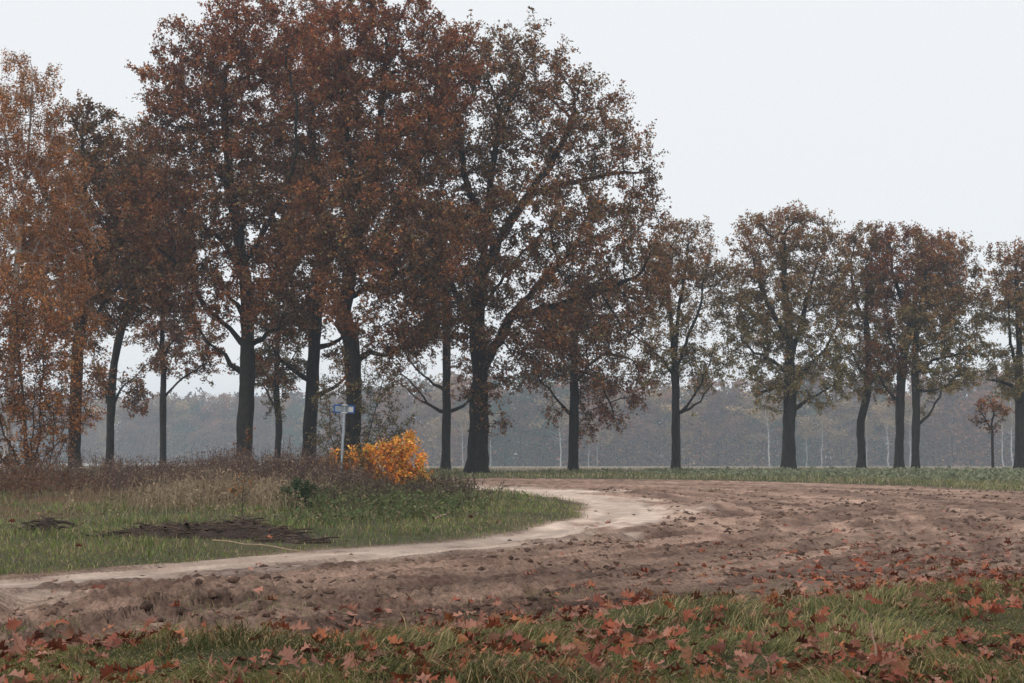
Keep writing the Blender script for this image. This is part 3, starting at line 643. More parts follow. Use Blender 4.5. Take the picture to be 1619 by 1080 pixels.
tree('sapling_tree', 'small russet sapling under the long bent oak limb', 'tree', 82,
     [(1570, 744), (1569, 715), (1569, 684), (1568, 668), (1572, 655)], 4.2, [[(1569, 686), (1563, 675), (1555, 662), (1545, 652)], [(1569, 680), (1576, 668), (1583, 658)]],
     [(1556, 645, 32, 5), (1540, 664, 9, 9), (1580, 650, 14, 5), (1560, 632, 18, 4)], 170, 1000, 'red', 0.13, None, step=0.22, kill=0.3, twig=0.22, flare=0.15)
tree('oak_tree', 'tall narrow greenish oak with a few birch stems of the wood behind', 'tree', 86,
     [(1613, 743), (1613, 690), (1613, 630), (1612, 570), (1610, 500), (1606, 420)], 14.5,
     [[(1613, 620), (1590, 605), (1565, 600)], [(1612, 590), (1590, 540), (1580, 480)], [(1613, 600), (1640, 560), (1660, 500)]],
     [(1605, 430, 42, 42), (1590, 490, 38, 70), (1635, 480, 45, 80), (1585, 580, 40, 40), (1625, 600, 60, 40)], 1000, 20000, 'olive', 0.155, ROW, gap=0.25)
print('oaks', time.time() - T0)
# --- birch and thicket at the left edge
tree('birch_tree', 'orange leaved birch with pale bark and drooping sprays at the wood edge', 'tree', 52,
     [(8, 768), (12, 700), (16, 600), (22, 500), (28, 400), (40, 280), (48, 190), (52, 110)], 12,
     [[(24, 470), (50, 400), (85, 340), (120, 330)], [(20, 560), (60, 480), (110, 440)], [(28, 400), (5, 340), (-20, 300)], [(40, 290), (70, 230), (90, 170)], [(30, 380), (10, 260), (0, 160)], [(18, 600), (-10, 520), (-40, 450)]],
     [(40, 150, 70, 75), (0, 230, 80, 110), (85, 240, 60, 80), (40, 330, 100, 90), (120, 380, 50, 60), (20, 450, 100, 80), (100, 480, 50, 60), (-50, 380, 70, 120)],
     1700, 52000, 'birch', 0.095, bark=M_BIRCH, sag=0.45, gap=0.3, step=0.34, kill=0.6, twig=0.6)
tree('thicket_shrub', 'multi stemmed red leaved thicket at the left edge of the meadow', 'shrub', 48,
     [(45, 767), (42, 720), (38, 650), (30, 560), (25, 470)], 7,
     [[(48, 766), (55, 720), (66, 660), (80, 580), (100, 500)], [(60, 766), (72, 720), (95, 670), (125, 620), (140, 580)], [(38, 767), (25, 720), (5, 660), (-10, 580)], [(52, 766), (58, 690), (60, 600), (62, 520)],
      [(66, 766), (85, 730), (110, 690), (140, 660)], [(30, 767), (10, 730), (-15, 690), (-40, 650)], [(42, 767), (48, 700), (50, 620), (45, 540)], [(75, 766), (88, 725), (100, 650), (118, 590)]],
     [(30, 520, 70, 90), (90, 560, 55, 80), (120, 640, 40, 45), (50, 650, 80, 60), (-20, 600, 60, 100), (20, 720, 60, 30), (-20, 740, 40, 30)],
     1300, 15500, 'orange', 0.10, None, bark=M_TWIG, step=0.3, kill=0.5, twig=0.7, flare=0.1, minlimb=8, gap=0.34, tips=0.009)
tree('sucker_thicket', 'nearly bare twiggy growth around the dark bole behind the sign', 'shrub', 62.5,
     [(570, 757), (575, 720), (585, 680), (598, 630), (608, 590)], 4,
     [[(566, 757), (590, 715), (620, 690), (645, 665)], [(545, 757), (535, 720), (525, 670), (515, 610)], [(540, 757), (520, 720), (508, 690)], [(562, 757), (590, 700), (625, 640)], [(552, 757), (545, 700), (535, 650)], [(574, 756), (605, 730), (640, 715)]],
     [(520, 640, 28, 60), (600, 620, 35, 60), (620, 670, 35, 45), (525, 700, 35, 35), (590, 700, 45, 40), (565, 600, 30, 60)],
     800, 7500, 'dark', 0.085, None, bark=M_TWIG, step=0.28, kill=0.42, twig=0.5, flare=0.1, minlimb=8, gap=0.25, tips=0.008)
tree('orange_bush', 'bright orange leaved bush beneath the blue bordered sign', 'bush', 40,
     [(600, 778), (602, 755), (605, 730), (608, 705)], 2.2,
     [[(596, 778), (575, 750), (550, 725), (535, 712)], [(603, 778), (625, 745), (638, 715), (645, 690)], [(606, 778), (640, 755), (662, 735)], [(600, 778), (590, 745), (580, 715)], [(594, 778), (560, 760), (520, 735)], [(608, 778), (645, 768), (672, 752)]],
     [(640, 715, 34, 30), (600, 727, 46, 30), (560, 738, 38, 22), (530, 740, 24, 16), (650, 742, 28, 22), (570, 725, 30, 24), (612, 756, 60, 19), (643, 692, 10, 12, 0, 2), (585, 748, 40, 22), (545, 735, 16, 16), (518, 733, 14, 10)],
     950, 9500, 'flame', 0.075, None, bark=M_TWIG, step=0.11, kill=0.2, infl=1.6, twig=0.17, flare=0.05, minlimb=6, gap=0.18, tips=0.004, leafr=0.02)
tree('dull_bush', 'dull green brown shrub tangled into the left side of the orange bush', 'bush', 39.2,
     [(545, 780), (545, 760), (543, 740), (540, 722)], 1.8, [[(543, 780), (525, 755), (512, 735)], [(548, 780), (565, 750), (572, 722)], [(540, 780), (515, 765), (495, 750)]],
     [(540, 735, 30, 24), (520, 745, 26, 20), (565, 715, 18, 16), (545, 755, 45, 16)], 330, 3600, 'dark', 0.055, None, bark=M_TWIG, step=0.11, kill=0.2, infl=1.6, twig=0.2, flare=0.05, minlimb=6, gap=0.2, tips=0.004, leafr=0.02)
tree('broom_bush', 'feathery blue green bush among dry weeds beside the meadow grass', 'bush', 25.5,
     [(476, 812), (476, 795), (474, 775)], 2, [[(474, 812), (460, 795), (440, 785)], [(478, 812), (495, 790), (510, 775)], [(476, 812), (490, 800), (515, 795)], [(474, 812), (465, 785), (468, 765)]],
     [(475, 785, 36, 22), (505, 785, 20, 16), (450, 795, 24, 14), (475, 802, 48, 10)], 380, 4200, 'green', 0.035, None, bark=M_TWIG, step=0.07, kill=0.12, infl=1.0, twig=0.14, flare=0.05, minlimb=6, gap=0.15, tips=0.003, leafr=0.02)
tree('young_shoot', 'young shoot with green top leaves before the broad crowned oak bole', 'sapling', 46,
     [(388, 772), (387, 740), (388, 700), (391, 660), (394, 642)], 1.6, [[(387, 735), (378, 715), (372, 702)], [(388, 715), (394, 695), (398, 685)], [(387, 745), (380, 735), (376, 728)]],
     [(393, 648, 7, 10), (390, 690, 11, 22), (376, 705, 8, 12), (388, 720, 12, 14)], 120, 120, 'brown', 0.075, None, bark=M_TWIG, step=0.12, kill=0.2, infl=1.2, twig=0.12, flare=0.05, minlimb=6, gap=0.1, tips=0.005, leafr=0.02)
tree('young_shoot', 'thin stemmed young plant with sparse yellow leaves in the pale dry grass', 'sapling', 22.5,
     [(383, 825), (383, 800), (384, 775), (388, 752)], 1.6, [[(383, 798), (376, 780), (372, 765)], [(384, 785), (396, 770), (402, 760)], [(384, 775), (382, 760), (378, 750)]],
     [(388, 760, 16, 14), (375, 772, 9, 10), (400, 768, 8, 9)], 110, 60, 'birch', 0.045, None, bark=M_TWIG, step=0.06, kill=0.1, infl=0.8, twig=0.1, flare=0.05, minlimb=6, gap=0.1, tips=0.003, leafr=0.02)
print('shrubs', time.time() - T0)

# ------------------------------------------------------------------ the far wood
def wood_template(seed, kind, H):
    global rng
    rng = np.random.default_rng(seed)
    tb = Tubes(); hs = np.linspace(-0.3, H * 0.85, 9); tb.chain(np.stack([np.cumsum(rng.normal(size=9) * (.11 if kind == 'birch' else .15)), np.cumsum(rng.normal(size=9) * 0.2), hs], 1), np.linspace(0.17 if kind == 'birch' else 0.22, 0.05, 9), 6)
    A, B = [], []
    for k in range(16):
        z = rng.uniform(0.3, 0.8) * H; a = rng.uniform(0, 6.28); L = rng.uniform(1.2, 2.8)
        A.append([0, 0, z]); B.append([math.cos(a) * L, math.sin(a) * L, z + rng.uniform(0.6, 1.6)])
    tb.spikes(A, B, 0.06)
    trunk = tb.mesh('trunk', M_BIRCH if kind == 'birch' else M_BARK)
    n = 26; c = np.stack([rng.normal(size=n) * 1.3, rng.normal(size=n) * 1.3, rng.uniform(0.6 if kind == 'birch' else 0.32, 0.97, n) * H], 1); c[:, :2] *= 1.35 * (1.25 - 0.8 * np.abs(c[:, 2:3] / H - 0.6))
    nl = 900 if kind == 'birch' else 3000
    j = rng.integers(0, n, nl); P = c[j] + unit(rng.normal(size=(nl, 3))) * (rng.random((nl, 1)) ** 0.5) * np.array([1.8, 1.8, 1.4])
    low = rng.random(nl) < (0.0 if kind == 'birch' else 0.22); P[low] = np.stack([rng.normal(size=low.sum()) * 2.3, rng.normal(size=low.sum()) * 2.3, rng.uniform(0.2, H * 0.45, low.sum())], 1)
    br, og, gr, yl = np.array([0.25, 0.13, 0.075]), np.array([0.33, 0.15, 0.075]), np.array([0.07, 0.10, 0.055]), np.array([0.36, 0.24, 0.11])
    base = {'brown': br, 'rust': og, 'pine': gr, 'yellow': yl, 'birch': yl * 0.8}[kind]
    col = base * (0.75 + 0.5 * rng.random((nl, 1))) * (0.7 + 0.6 * _h(j, j * 0, j * 0, seed)[:, None])
    V, F, cc = leaf_arrays(P, 0.48 * rng.uniform(0.6, 1.4, nl), col, tri=False, aspect=0.9)
    return trunk, meshdata('crown', V, F, M_FAR, False, cc)
KINDS_W = {'brown': 'brown leaved tree', 'rust': 'russet leaved tree', 'pine': 'dark green conifer', 'yellow': 'yellow brown tree'}
WT = {k: [wood_template(300 + 10 * i + s, k, 20.0) for s in range(2)] for i, k in enumerate(KINDS_W)}
BT = [wood_template(400 + s, 'birch', 17.5) for s in range(2)]
wr = np.random.default_rng(55)
def place_wood(tp, px, Y, sc, name, label, group, cat='tree', tilt=0.0):
    X = (px - IMG_W / 2) / FOC * Y
    e = empty(name, (X, Y, float(base_z(Y)) - 0.05), wr.uniform(0, 6.28)); tag(e, label, cat, group)
    s = sc * wr.uniform(0.92, 1.08); e.scale = (s * wr.uniform(.85, 1.3), s * wr.uniform(.85, 1.3), s * wr.uniform(.82, 1.08)); e.rotation_euler[0] = tilt
    mobj('trunk', tp[0], e); mobj('crown', tp[1], e)
names = list(KINDS_W)
px = -420.0; i = 0
while px < 2050:
    Yw = wood_y(px) + wr.uniform(0, 7); k = names[int(wr.choice(4, p=[0.5, 0.27, 0.11, 0.12]))]
    side = 'nearer edge of the wood beyond the stubble' if px > 730 else 'far hazy edge of the wood seen past the boles'
    place_wood(WT[k][i % 2], px, Yw, (1.08 + .16 * float(np.sin(px * .009) ** 2)) if px > 730 else 1.18, 'wood_tree', KINDS_W[k] + ' in the ' + side, KINDS_W[k] + 's at the ' + ('nearer' if px > 730 else 'hazier') + ' wood edge')
    px += wr.uniform(15, 30) * 355 / Yw * 1.15; i += 1
for px, top, tl in ((732, 0.8, 0), (775, 0.8, 0.02), (887, 1.05, 0), (931, .7, .06), (943, .7, 0), (1216, 1.1, 0), (1273, .8, -.02), (1296, .8, .1), (1369, .8, 0), (1404, 1.1, 0), (1436, 1.1, 0), (1585, .9, 0), (1599, 1.15, -.02)):
    place_wood(BT[int(px) % 2], px, 341.0 + wr.uniform(0, 4), top, 'wood_birch', 'white stemmed birch at the nearer edge of the wood', 'white birch stems at the wood edge', tilt=tl)
def wood_mass():
    global rng
    rng = np.random.default_rng(77); V0, F0, C0, nv = [], [], [], 0
    tb = Tubes(); P, S, K = [], [], []
    nt = 1050
    for t in range(nt):
        px = rng.uniform(-500, 2150); Y = wood_y(px) + 8 + 115 * rng.random() ** 1.2; X = (px - IMG_W / 2) / FOC * Y; H = (20.5 if px > 730 else 23) * rng.uniform(0.85, 1.15)
        m = 150; c = np.array([X, Y, float(base_z(Y))]); hh = rng.uniform(0.03, 1, m) * H
        rad = 3.6 * np.sqrt(np.clip(1 - (hh / H - 0.5) ** 2 * 3.2, 0.12, 1))
        d = unit(rng.normal(size=(m, 3))) * rng.random((m, 1)) ** 0.4
        P.append(c + np.stack([d[:, 0] * rad, d[:, 1] * rad, hh + d[:, 2] * 0.8], 1)); S.append(np.full(m, 1.3) * rng.uniform(0.6, 1.3, m))
        b = np.array([[0.19, 0.105, 0.065], [0.24, 0.12, 0.065], [0.06, 0.08, 0.05], [0.26, 0.18, 0.085]])[rng.choice(4, p=[.5, .25, .15, .1])]
        K.append(b * rng.uniform(.6, 1.2) * (0.8 + 0.4 * rng.random((m, 1))))
        tb.spikes([c], [c + [0, 0, H * 0.8]], 0.2)
    V, F, cc = leaf_arrays(np.vstack(P), np.concatenate(S), np.vstack(K), tri=True, aspect=0.9)
    tv = np.vstack(tb.V); tq = np.vstack(tb.Q); n = len(V)
    me = meshdata('deep_wood', np.vstack([V, tv]), [F[0], tq + n], M_FAR, False, np.vstack([cc, np.tile([[0.03, 0.026, 0.022]], (len(tv), 1))]))
    tag(mobj('deep_wood', me), 'mass of trees deeper in the wood', 'wood', None, 'stuff')
wood_mass()
print('wood', time.time() - T0)

# ------------------------------------------------------------------ grasses and weeds
def blades(name, X, Y, L, W, dirs, lean, col, mat, seg=2, label=None, z=None):
    """tapering bent blades rooted on the ground"""
    n = len(X); Z = gz(X, Y) - 0.01 if z is None else z
    B = np.stack([X, Y, Z], 1); d = np.stack([np.cos(dirs), np.sin(dirs), np.zeros(n)], 1); face = rng.uniform(0, 6.28, n)
    s = np.stack([np.cos(face), np.sin(face), np.zeros(n)], 1) * W[:, None] * 0.5; rows = []
    for k in range(seg + 1):
        t = k / (seg + 0.0); ang = lean * (0.35 + 0.65 * t) * t
        c = B + d * (L * np.sin(np.minimum(ang, 1.7)) * t)[:, None] + np.array([0, 0, 1.0]) * (L * np.cos(np.minimum(ang, 1.7)) * t)[:, None]
        if k < seg: rows += [c - s * (1 - 0.35 * t), c + s * (1 - 0.35 * t)]
        else: rows.append(c)
    k = len(rows); V = np.stack(rows, 1).reshape(-1, 3); i = (np.arange(n) * k)[:, None]; F = []
    for q in range(seg - 1): F.append(i + np.array([[2 * q, 2 * q + 1, 2 * q + 3, 2 * q + 2]]))
    q = seg - 1; tri = i + np.array([[2 * q, 2 * q + 1, 2 * q + 2]])
    me = meshdata(name, V, [np.vstack(F)] * (1 if F else 0) + [tri] if F else [tri], mat, True, np.repeat(col, k, 0))
    o = mobj(name, me); tag(o, label, 'grass' if 'grass' in name else 'weeds', None, 'stuff'); return o
def scatter(n, y0, y1, half=0.40, power=1.0, off=1.5):
    """points spread ahead of the camera, denser where they show larger"""
    u = rng.random(n); y = (y0 ** (1 - power) + u * (y1 ** (1 - power) - y0 ** (1 - power))) ** (1 / (1 - power)) if abs(power - 1) > 1e-3 else y0 * (y1 / y0) ** u
    return rng.uniform(-half, half, n) * (y + off), y
def gcol(x, y, a, b, straw, ps, seed):
    n = len(x); m = fbm2(x * 0.8, y * 0.8, 3, seed)[:, None]
    c = lerp(np.array(a), np.array(b), sstep(0.25, 0.75, m)); c = np.where(rng.random((n, 1)) < ps * (0.4 + 1.2 * fbm2(x * 1.6, y * 1.6, 2, seed + 4)[:, None]), np.array(straw), c)
    return c * rng.uniform(0.6, 1.35, (n, 1))
rng = np.random.default_rng(11)
# long matted grass of the near verge
x, y = scatter(150000, 5.9, 15.0, 0.40, 0.8, 1.6)
_, _, ver, _ = zones(x, y)
tuf = fbm2(x * 1.5, y * 1.5, 3, 120); m = (ver > -0.05 - 0.25 * rng.random(len(x))) & (rng.random(len(x)) < 0.85 + 1.3 * sstep(0.28, 0.6, tuf)) & ((ver > 0.12) | (rng.random(len(x)) < 0.3))
x, y, ver, tuf = x[m], y[m], ver[m], tuf[m]
dirs = 6.28 * fbm2(x * 0.55, y * 0.55, 2, 130) * 1.6 + rng.normal(size=len(x)) * 0.55
blades('verge_grass', x, y, (0.022 + 0.21 * sstep(.3, .75, tuf) * tuf * sstep(-0.1, 0.9, ver)) * rng.uniform(0.6, 1.4, len(x)) + 0.02, rng.uniform(0.003, 0.008, len(x)), dirs, rng.uniform(0.5, 1.75, len(x)),
       gcol(x, y, (0.085, 0.100, 0.028), (0.21, 0.215, 0.065), (0.38, 0.28, 0.14), 0.36, 140), M_GRASS, 3, 'long matted grass on the near turf bank')
# thin grass sprouting through the trampled edge
x, y = scatter(60000, 8.0, 24.0, 0.42, 1.0, 2.0); isl, far, ver, _ = zones(x, y)
m = (ver < 0.1) & (ver > -2.2) & (rng.random(len(x)) < 0.55 * sstep(-2.2, 0.1, ver) * sstep(0.52, 0.62, fbm2(x * 1.3, y * 1.3, 3, 150)) * 2)
x, y = x[m], y[m]
blades('sprouting_grass', x, y, rng.uniform(0.03, 0.10, len(x)), rng.uniform(0.003, 0.007, len(x)), rng.uniform(0, 6.28, len(x)), rng.uniform(0.2, 1.2, len(x)),
       gcol(x, y, (0.13, 0.16, 0.05), (0.20, 0.23, 0.08), (0.33, 0.26, 0.15), 0.3, 160), M_GRASS, 2, 'sparse grass sprouting from the mud edge')
# meadow grass
x, y = scatter(125000, 11.0, 50.0, 0.42, 1.5, 1.0); isl, far, ver, _ = zones(x, y)
m = (isl > 0.0 - 0.2 * rng.random(len(x))) & (rng.random(len(x)) < 0.42 + sstep(0.32, 0.58, fbm2(x * 0.9, y * 0.9, 3, 170)))
x, y, isl = x[m], y[m], isl[m]
lw = sstep(0.42, 0.6, fbm2(x * 0.5, y * 0.5, 3, 101)) * sstep(-4, -10, x) * sstep(17, 26, y)
col = gcol(x, y, (0.125, 0.175, 0.045), (0.235, 0.275, 0.08), (0.38, 0.30, 0.16), 0.25, 180)
col = np.where((rng.random(len(x)) < 0.15 + 0.75 * lw + 0.5 * sstep(24, 33, y) * (x < -2))[:, None], np.array([0.23, 0.165, 0.095]) * rng.uniform(0.6, 1.3, (len(x), 1)), col)
blades('meadow_grass', x, y, (0.03 + 0.12 * fbm2(x * 0.7, y * 0.7, 3, 190)) * rng.uniform(0.6, 1.5, len(x)) * (0.7 + 0.3 * sstep(0, 1.2, isl)) * (1 + 0.8 * sstep(22, 32, y)), 0.004 + 0.00035 * y * rng.uniform(0.6, 1.4, len(x)), rng.uniform(0, 6.28, len(x)), rng.uniform(0.2, 1.3, len(x)), col, M_GRASS, 2, 'green meadow grass left of the sandy track')
# grass of the strip under the trees
x, y = scatter(70000, 36.0, 84.0, 0.42, 1.3, 1.0); isl, far, ver, _ = zones(x, y)
m = (far > -0.3 + 0.5 * rng.random(len(x))) & (isl < 0) & (y < 79 + 5 * rng.random(len(x)))
x, y = x[m], y[m]
for bx, by, rr in [(o.location.x, o.location.y, 1.0) for o in list(C.objects) if o.name.startswith('oak_tree')]:
    k = 260; a = rng.uniform(0, 6.28, k); q = .45 + np.abs(rng.normal(size=k)) * .5; x = np.concatenate([x, bx + q * np.cos(a)]); y = np.concatenate([y, by + q * np.sin(a)])
blades('strip_grass', x, y, rng.uniform(0.06, 0.26, len(x)) * (0.5 + fbm2(x * .5, y * .5, 3, 200)), 0.0005 * y * rng.uniform(0.6, 1.5, len(x)), rng.uniform(0, 6.28, len(x)), rng.uniform(0.2, 1.2, len(x)),
       gcol(x, y, (0.15, 0.175, 0.065), (0.25, 0.255, 0.105), (0.40, 0.33, 0.20), 0.35, 210), M_GRASS, 2, 'rough grass strip below the row of oaks')
# stubble rows
x = rng.uniform(-0.45, 0.45, 40000); y = 78 * (345 / 78) ** rng.random(40000); x = x * y
blades('stubble_grass', x, y, rng.uniform(0.08, 0.25, len(x)), 0.0006 * y, rng.uniform(0, 6.28, len(x)), rng.uniform(0.0, 0.6, len(x)), np.array([0.42, 0.36, 0.28]) * rng.uniform(0.7, 1.15, (len(x), 1)), M_WEED, 1, 'pale cut stubble on the field', z=base_z(y))
# leafy crop on the right hand strip
def crop():
    x, y = scatter(4200, 50.0, 82.0, 0.43, 1.2, 1.0); isl, far, ver, _ = zones(x, y)
    m = (x > 7.5 + rng.normal(size=len(x)) * 2.5) & (far > 3.5 + 3 * rng.random(len(x))) & (y < 81); x, y = x[m], y[m]; n = len(x); k = 9
    P = np.repeat(np.stack([x, y, gz(x, y)], 1), k, 0); d = unit(rng.normal(size=(n * k, 3)) * [1, 1, 0.2] + [0, 0, 0.55]); P = P + d * rng.uniform(0.10, 0.30, (n * k, 1))
    col = lerp(np.array([0.14, 0.165, 0.095]), np.array([0.32, 0.33, 0.21]), rng.random((n * k, 1)))
    V, F, cc = leaf_arrays(P, rng.uniform(0.13, 0.26, n * k), col, aspect=0.7)
    tag(mobj('crop_leaves', meshdata('crop_leaves', V, F, M_GRASS, False, cc)), 'leafy dark green crop below the right hand oaks', 'crop', None, 'stuff')
crop()
# dry weeds
def weeds(name, label, poly, n, h0, h1, stem, heads, seed, leafn=9):
    global rng
    rng = np.random.default_rng(seed); Pg = gpl(poly); lo, hi = Pg.min(0) - 1.5, Pg.max(0) + 1.5; X, Y = [], []
    while sum(map(len, X)) < n:
        x = rng.uniform(lo[0], hi[0], n); y = rng.uniform(lo[1], hi[1], n); jx, jy = rng.normal(size=n) * 0.5, rng.normal(size=n) * 1.6; m = inpoly(x + jx, y + jy, Pg) & (rng.random(n) < 0.04 + 1.25 * sstep(0.42, 0.60, fbm2(x * 0.8, y * 0.4, 3, seed))); X.append(x[m]); Y.append(y[m])
    x, y = np.concatenate(X)[:n], np.concatenate(Y)[:n]; A = np.stack([x, y, gz(x, y)], 1)
    H = rng.uniform(h0, h1, n) * (0.35 + 1.3 * fbm2(x * 0.7, y * 0.5, 3, seed + 3)) * rng.uniform(.8, 1.2, n); lean = rng.normal(size=(n, 2)) * 0.12
    M1 = A + np.stack([lean[:, 0] * H * 0.5, lean[:, 1] * H * 0.5, H * 0.55], 1); B = M1 + np.stack([lean[:, 0] * H * 0.9, lean[:, 1] * H * 0.9, H * 0.45], 1)
    tb = Tubes(); tb.spikes(A, M1, 0.006, 0.005); tb.spikes(M1, B, 0.005, 0.003)
    nb = n * 2; j = rng.integers(0, n, nb); t = rng.uniform(0.2, 0.8, nb)[:, None]; a0 = M1[j] * (1 - t) + B[j] * t; tb.spikes(a0, a0 + unit(rng.normal(size=(nb, 3)) * [1, 1, 0.3] + [0, 0, 0.9]) * rng.uniform(0.08, 0.25, (nb, 1)), 0.003)
    tv, tq = np.vstack(tb.V), np.vstack(tb.Q)
    sc = np.array(stem) * rng.uniform(0.6, 1.3, (len(tv) // 6, 1)); sc = np.repeat(sc, 6, 0)
    nl = n * leafn; j = rng.integers(0, n, nl); t = rng.random((nl, 1)) ** 0.6; P = A[j] * (1 - t) + B[j] * t + rng.normal(size=(nl, 3)) * [0.05, 0.05, 0.04]
    col = np.array(heads)[rng.integers(0, len(heads), nl)] * rng.uniform(0.6, 1.35, (nl, 1))
    V, F, cc = leaf_arrays(P, rng.uniform(0.03, 0.10, nl), col, aspect=0.45)
    me = meshdata(name, np.vstack([tv, V]), [tq, F[0] + len(tv)], M_WEED, False, np.vstack([sc, cc])); tag(mobj(name, me), label, 'weeds', None, 'stuff')
MAU = [(0.15, 0.088, 0.066), (0.22, 0.135, 0.10), (0.10, 0.058, 0.044), (0.33, 0.23, 0.15)]
weeds('dry_weeds', 'brown dead weed stalks between meadow and oak boles', [(90, 767), (80, 774), (160, 780), (250, 785), (400, 790), (480, 790), (560, 790), (560, 766)], 4300, 0.35, 0.85, (0.12, 0.08, 0.066), MAU, 501)
weeds('dark_weeds', 'dark seedy weeds at the foot of the orange bush', [(500, 785), (500, 806), (560, 812), (650, 812), (715, 806), (735, 792), (735, 780), (640, 776)], 950, 0.16, 0.42, (0.09, 0.062, 0.048), [(0.08, 0.05, 0.04), (0.11, 0.085, 0.05), (0.13, 0.13, 0.06)], 502, 12)
weeds('straw_weeds', 'pale straw coloured dead grass in front of the weeds', [(230, 796), (240, 812), (400, 818), (470, 812), (470, 795), (350, 793)], 900, 0.2, 0.5, (0.33, 0.25, 0.16), [(0.32, 0.24, 0.15), (0.24, 0.17, 0.11)], 503, 5)
weeds('green_herbs', 'low green herbs at the edge of the dark weeds', [(480, 806), (490, 826), (600, 832), (735, 812), (740, 790), (715, 806), (560, 812)], 500, 0.10, 0.28, (0.12, 0.14, 0.06), [(0.10, 0.14, 0.05), (0.15, 0.17, 0.07), (0.2, 0.16, 0.09)], 504, 12)
weeds('bramble_weeds', 'reddish low brambles and dead stalks by the thicket', [(-120, 768), (-150, 800), (40, 795), (130, 782), (110, 768)], 900, 0.2, 0.65, (0.13, 0.075, 0.05), [(0.18, 0.075, 0.045), (0.12, 0.06, 0.04), (0.2, 0.12, 0.06)], 505, 12)
print('grass', time.time() - T0)

# ------------------------------------------------------------------ street sign
def box(V, F, c, s, R=None):
    c = np.array(c, float); p = np.array([[x, y, z] for x in (-1, 1) for y in (-1, 1) for z in (-1, 1)], float) * np.array(s) / 2
    if R is not None: p = p @ R.T
    n = sum(len(v) for v in V); V.append(p + c); F.append(np.array([[0, 1, 3, 2], [4, 6, 7, 5], [0, 4, 5, 1], [2, 3, 7, 6], [0, 2, 6, 4], [1, 5, 7, 3]]) + n)
def part(name, boxes, mat, parent, bevel=0.0, R=None):
    V, F = [], []
    for c, s in boxes: box(V, F, c, s, R)
    o = mobj(name, meshdata(name, np.vstack(V), [np.vstack(F)], mat), parent)
    if bevel:
        b = o.modifiers.new('bevel', 'BEVEL'); b.width = bevel; b.segments = 2
    return o
M_BLUE = plain_mat('sign_blue', (0.012, 0.085, 0.32), 0.45, 0, 0.2, 9)
M_ALU = plain_mat('weathered_aluminium', (0.30, 0.33, 0.36), 0.55, 0.3, 0.18, 8)
M_GALV = plain_mat('galvanised_steel', (0.36, 0.41, 0.45), 0.5, 0.35, 0.2, 14)
M_STICK = plain_mat('pale_sticker', (0.62, 0.60, 0.57), 0.6, 0, 0.1, 30)
def sign():
    Y = 38.0; b = at(537, 782, Y); b[2] = gz1(b[0], b[1]) - 0.2; t = at(545, 640, Y)
    root = empty('street_name_sign', b); tag(root, 'street sign seen from behind, grey back with blue border on leaning pole', 'sign')
    h = np.linalg.norm(t - b); root.rotation_euler = (0, math.asin((t[0] - b[0]) / h), math.radians(6))
    tb = Tubes(); tb.chain([[0, 0, 0], [0, 0, h * 0.5], [0, 0, h + 0.0]], [0.030, 0.030, 0.030], 12); tb.chain([[0, 0, h - 0.001], [0, 0, h + 0.012], [0, 0, h + 0.016]], [0.033, 0.033, 0.004], 12)
    mobj('pole', tb.mesh('pole', M_GALV), root)
    W, H = 0.56, 0.225; zc = h - 0.11; y0 = 0.045                    # the panel stands beyond the pole: we see its back
    pn = part('panel', [((-0.01, y0 + 0.012, zc), (W - 0.05, 0.010, H - 0.05))], M_ALU, root)
    for nm, c, s in (('border', (-0.01, y0 + 0.010, zc + H / 2 - 0.017), (W, 0.026, 0.034)), ('border', (-0.01, y0 + 0.010, zc - H / 2 + 0.017), (W, 0.026, 0.034)),
                     ('border', (-0.01 - W / 2 + 0.017, y0 + 0.010, zc), (0.034, 0.026, H - 0.069)), ('border', (-0.01 + W / 2 - 0.017, y0 + 0.010, zc), (0.034, 0.026, H - 0.069))):
        part(nm, [(c, s)], M_BLUE, pn, 0.004)
    part('sticker', [((0.165, y0 + 0.0045, zc - 0.01), (0.13, 0.002, 0.13))], M_STICK, pn)
    for dz in (H / 2 - 0.012, -H / 2 + 0.012):
        part('clamp', [((0, -0.004, zc + dz), (0.16, 0.078, 0.028))], M_STICK, root, 0.005)
sign()

# ------------------------------------------------------------------ brushwood heap, sticks, chips
M_HUMUS = plain_mat('dark_humus', (0.050, 0.034, 0.027), 0.95, 0, 0.45, 40, 0.02)
M_STK = [plain_mat('dark_stick', (0.060, 0.040, 0.030), 0.9, 0, 0.35, 60, .003), plain_mat('brown_stick', (0.12, 0.078, 0.055), 0.9, 0, 0.35, 60, .003), plain_mat('pale_wood', (0.36, 0.26, 0.17), 0.8, 0, 0.2, 40, .002)]
def stick_mesh(name, L, r, mat, bend, seed, fork=True):
    g = np.random.default_rng(seed); n = 7; t = np.linspace(0, 1, n); P = np.stack([t * L - L / 2, bend * L * np.sin(t * 3.1) + g.normal(size=n) * r * .7, g.normal(size=n) * r * .7], 1)
    tb = Tubes(); tb.chain(P, r * np.interp(t, [0, .9, 1], [1, .6, .25]), 6)
    if fork:
        for k in (2, 4): tb.spikes([P[k]], [P[k] + [L * .18, L * .12 * (-1) ** k, L * .05]], r * .5)
    return tb.mesh(name, mat)
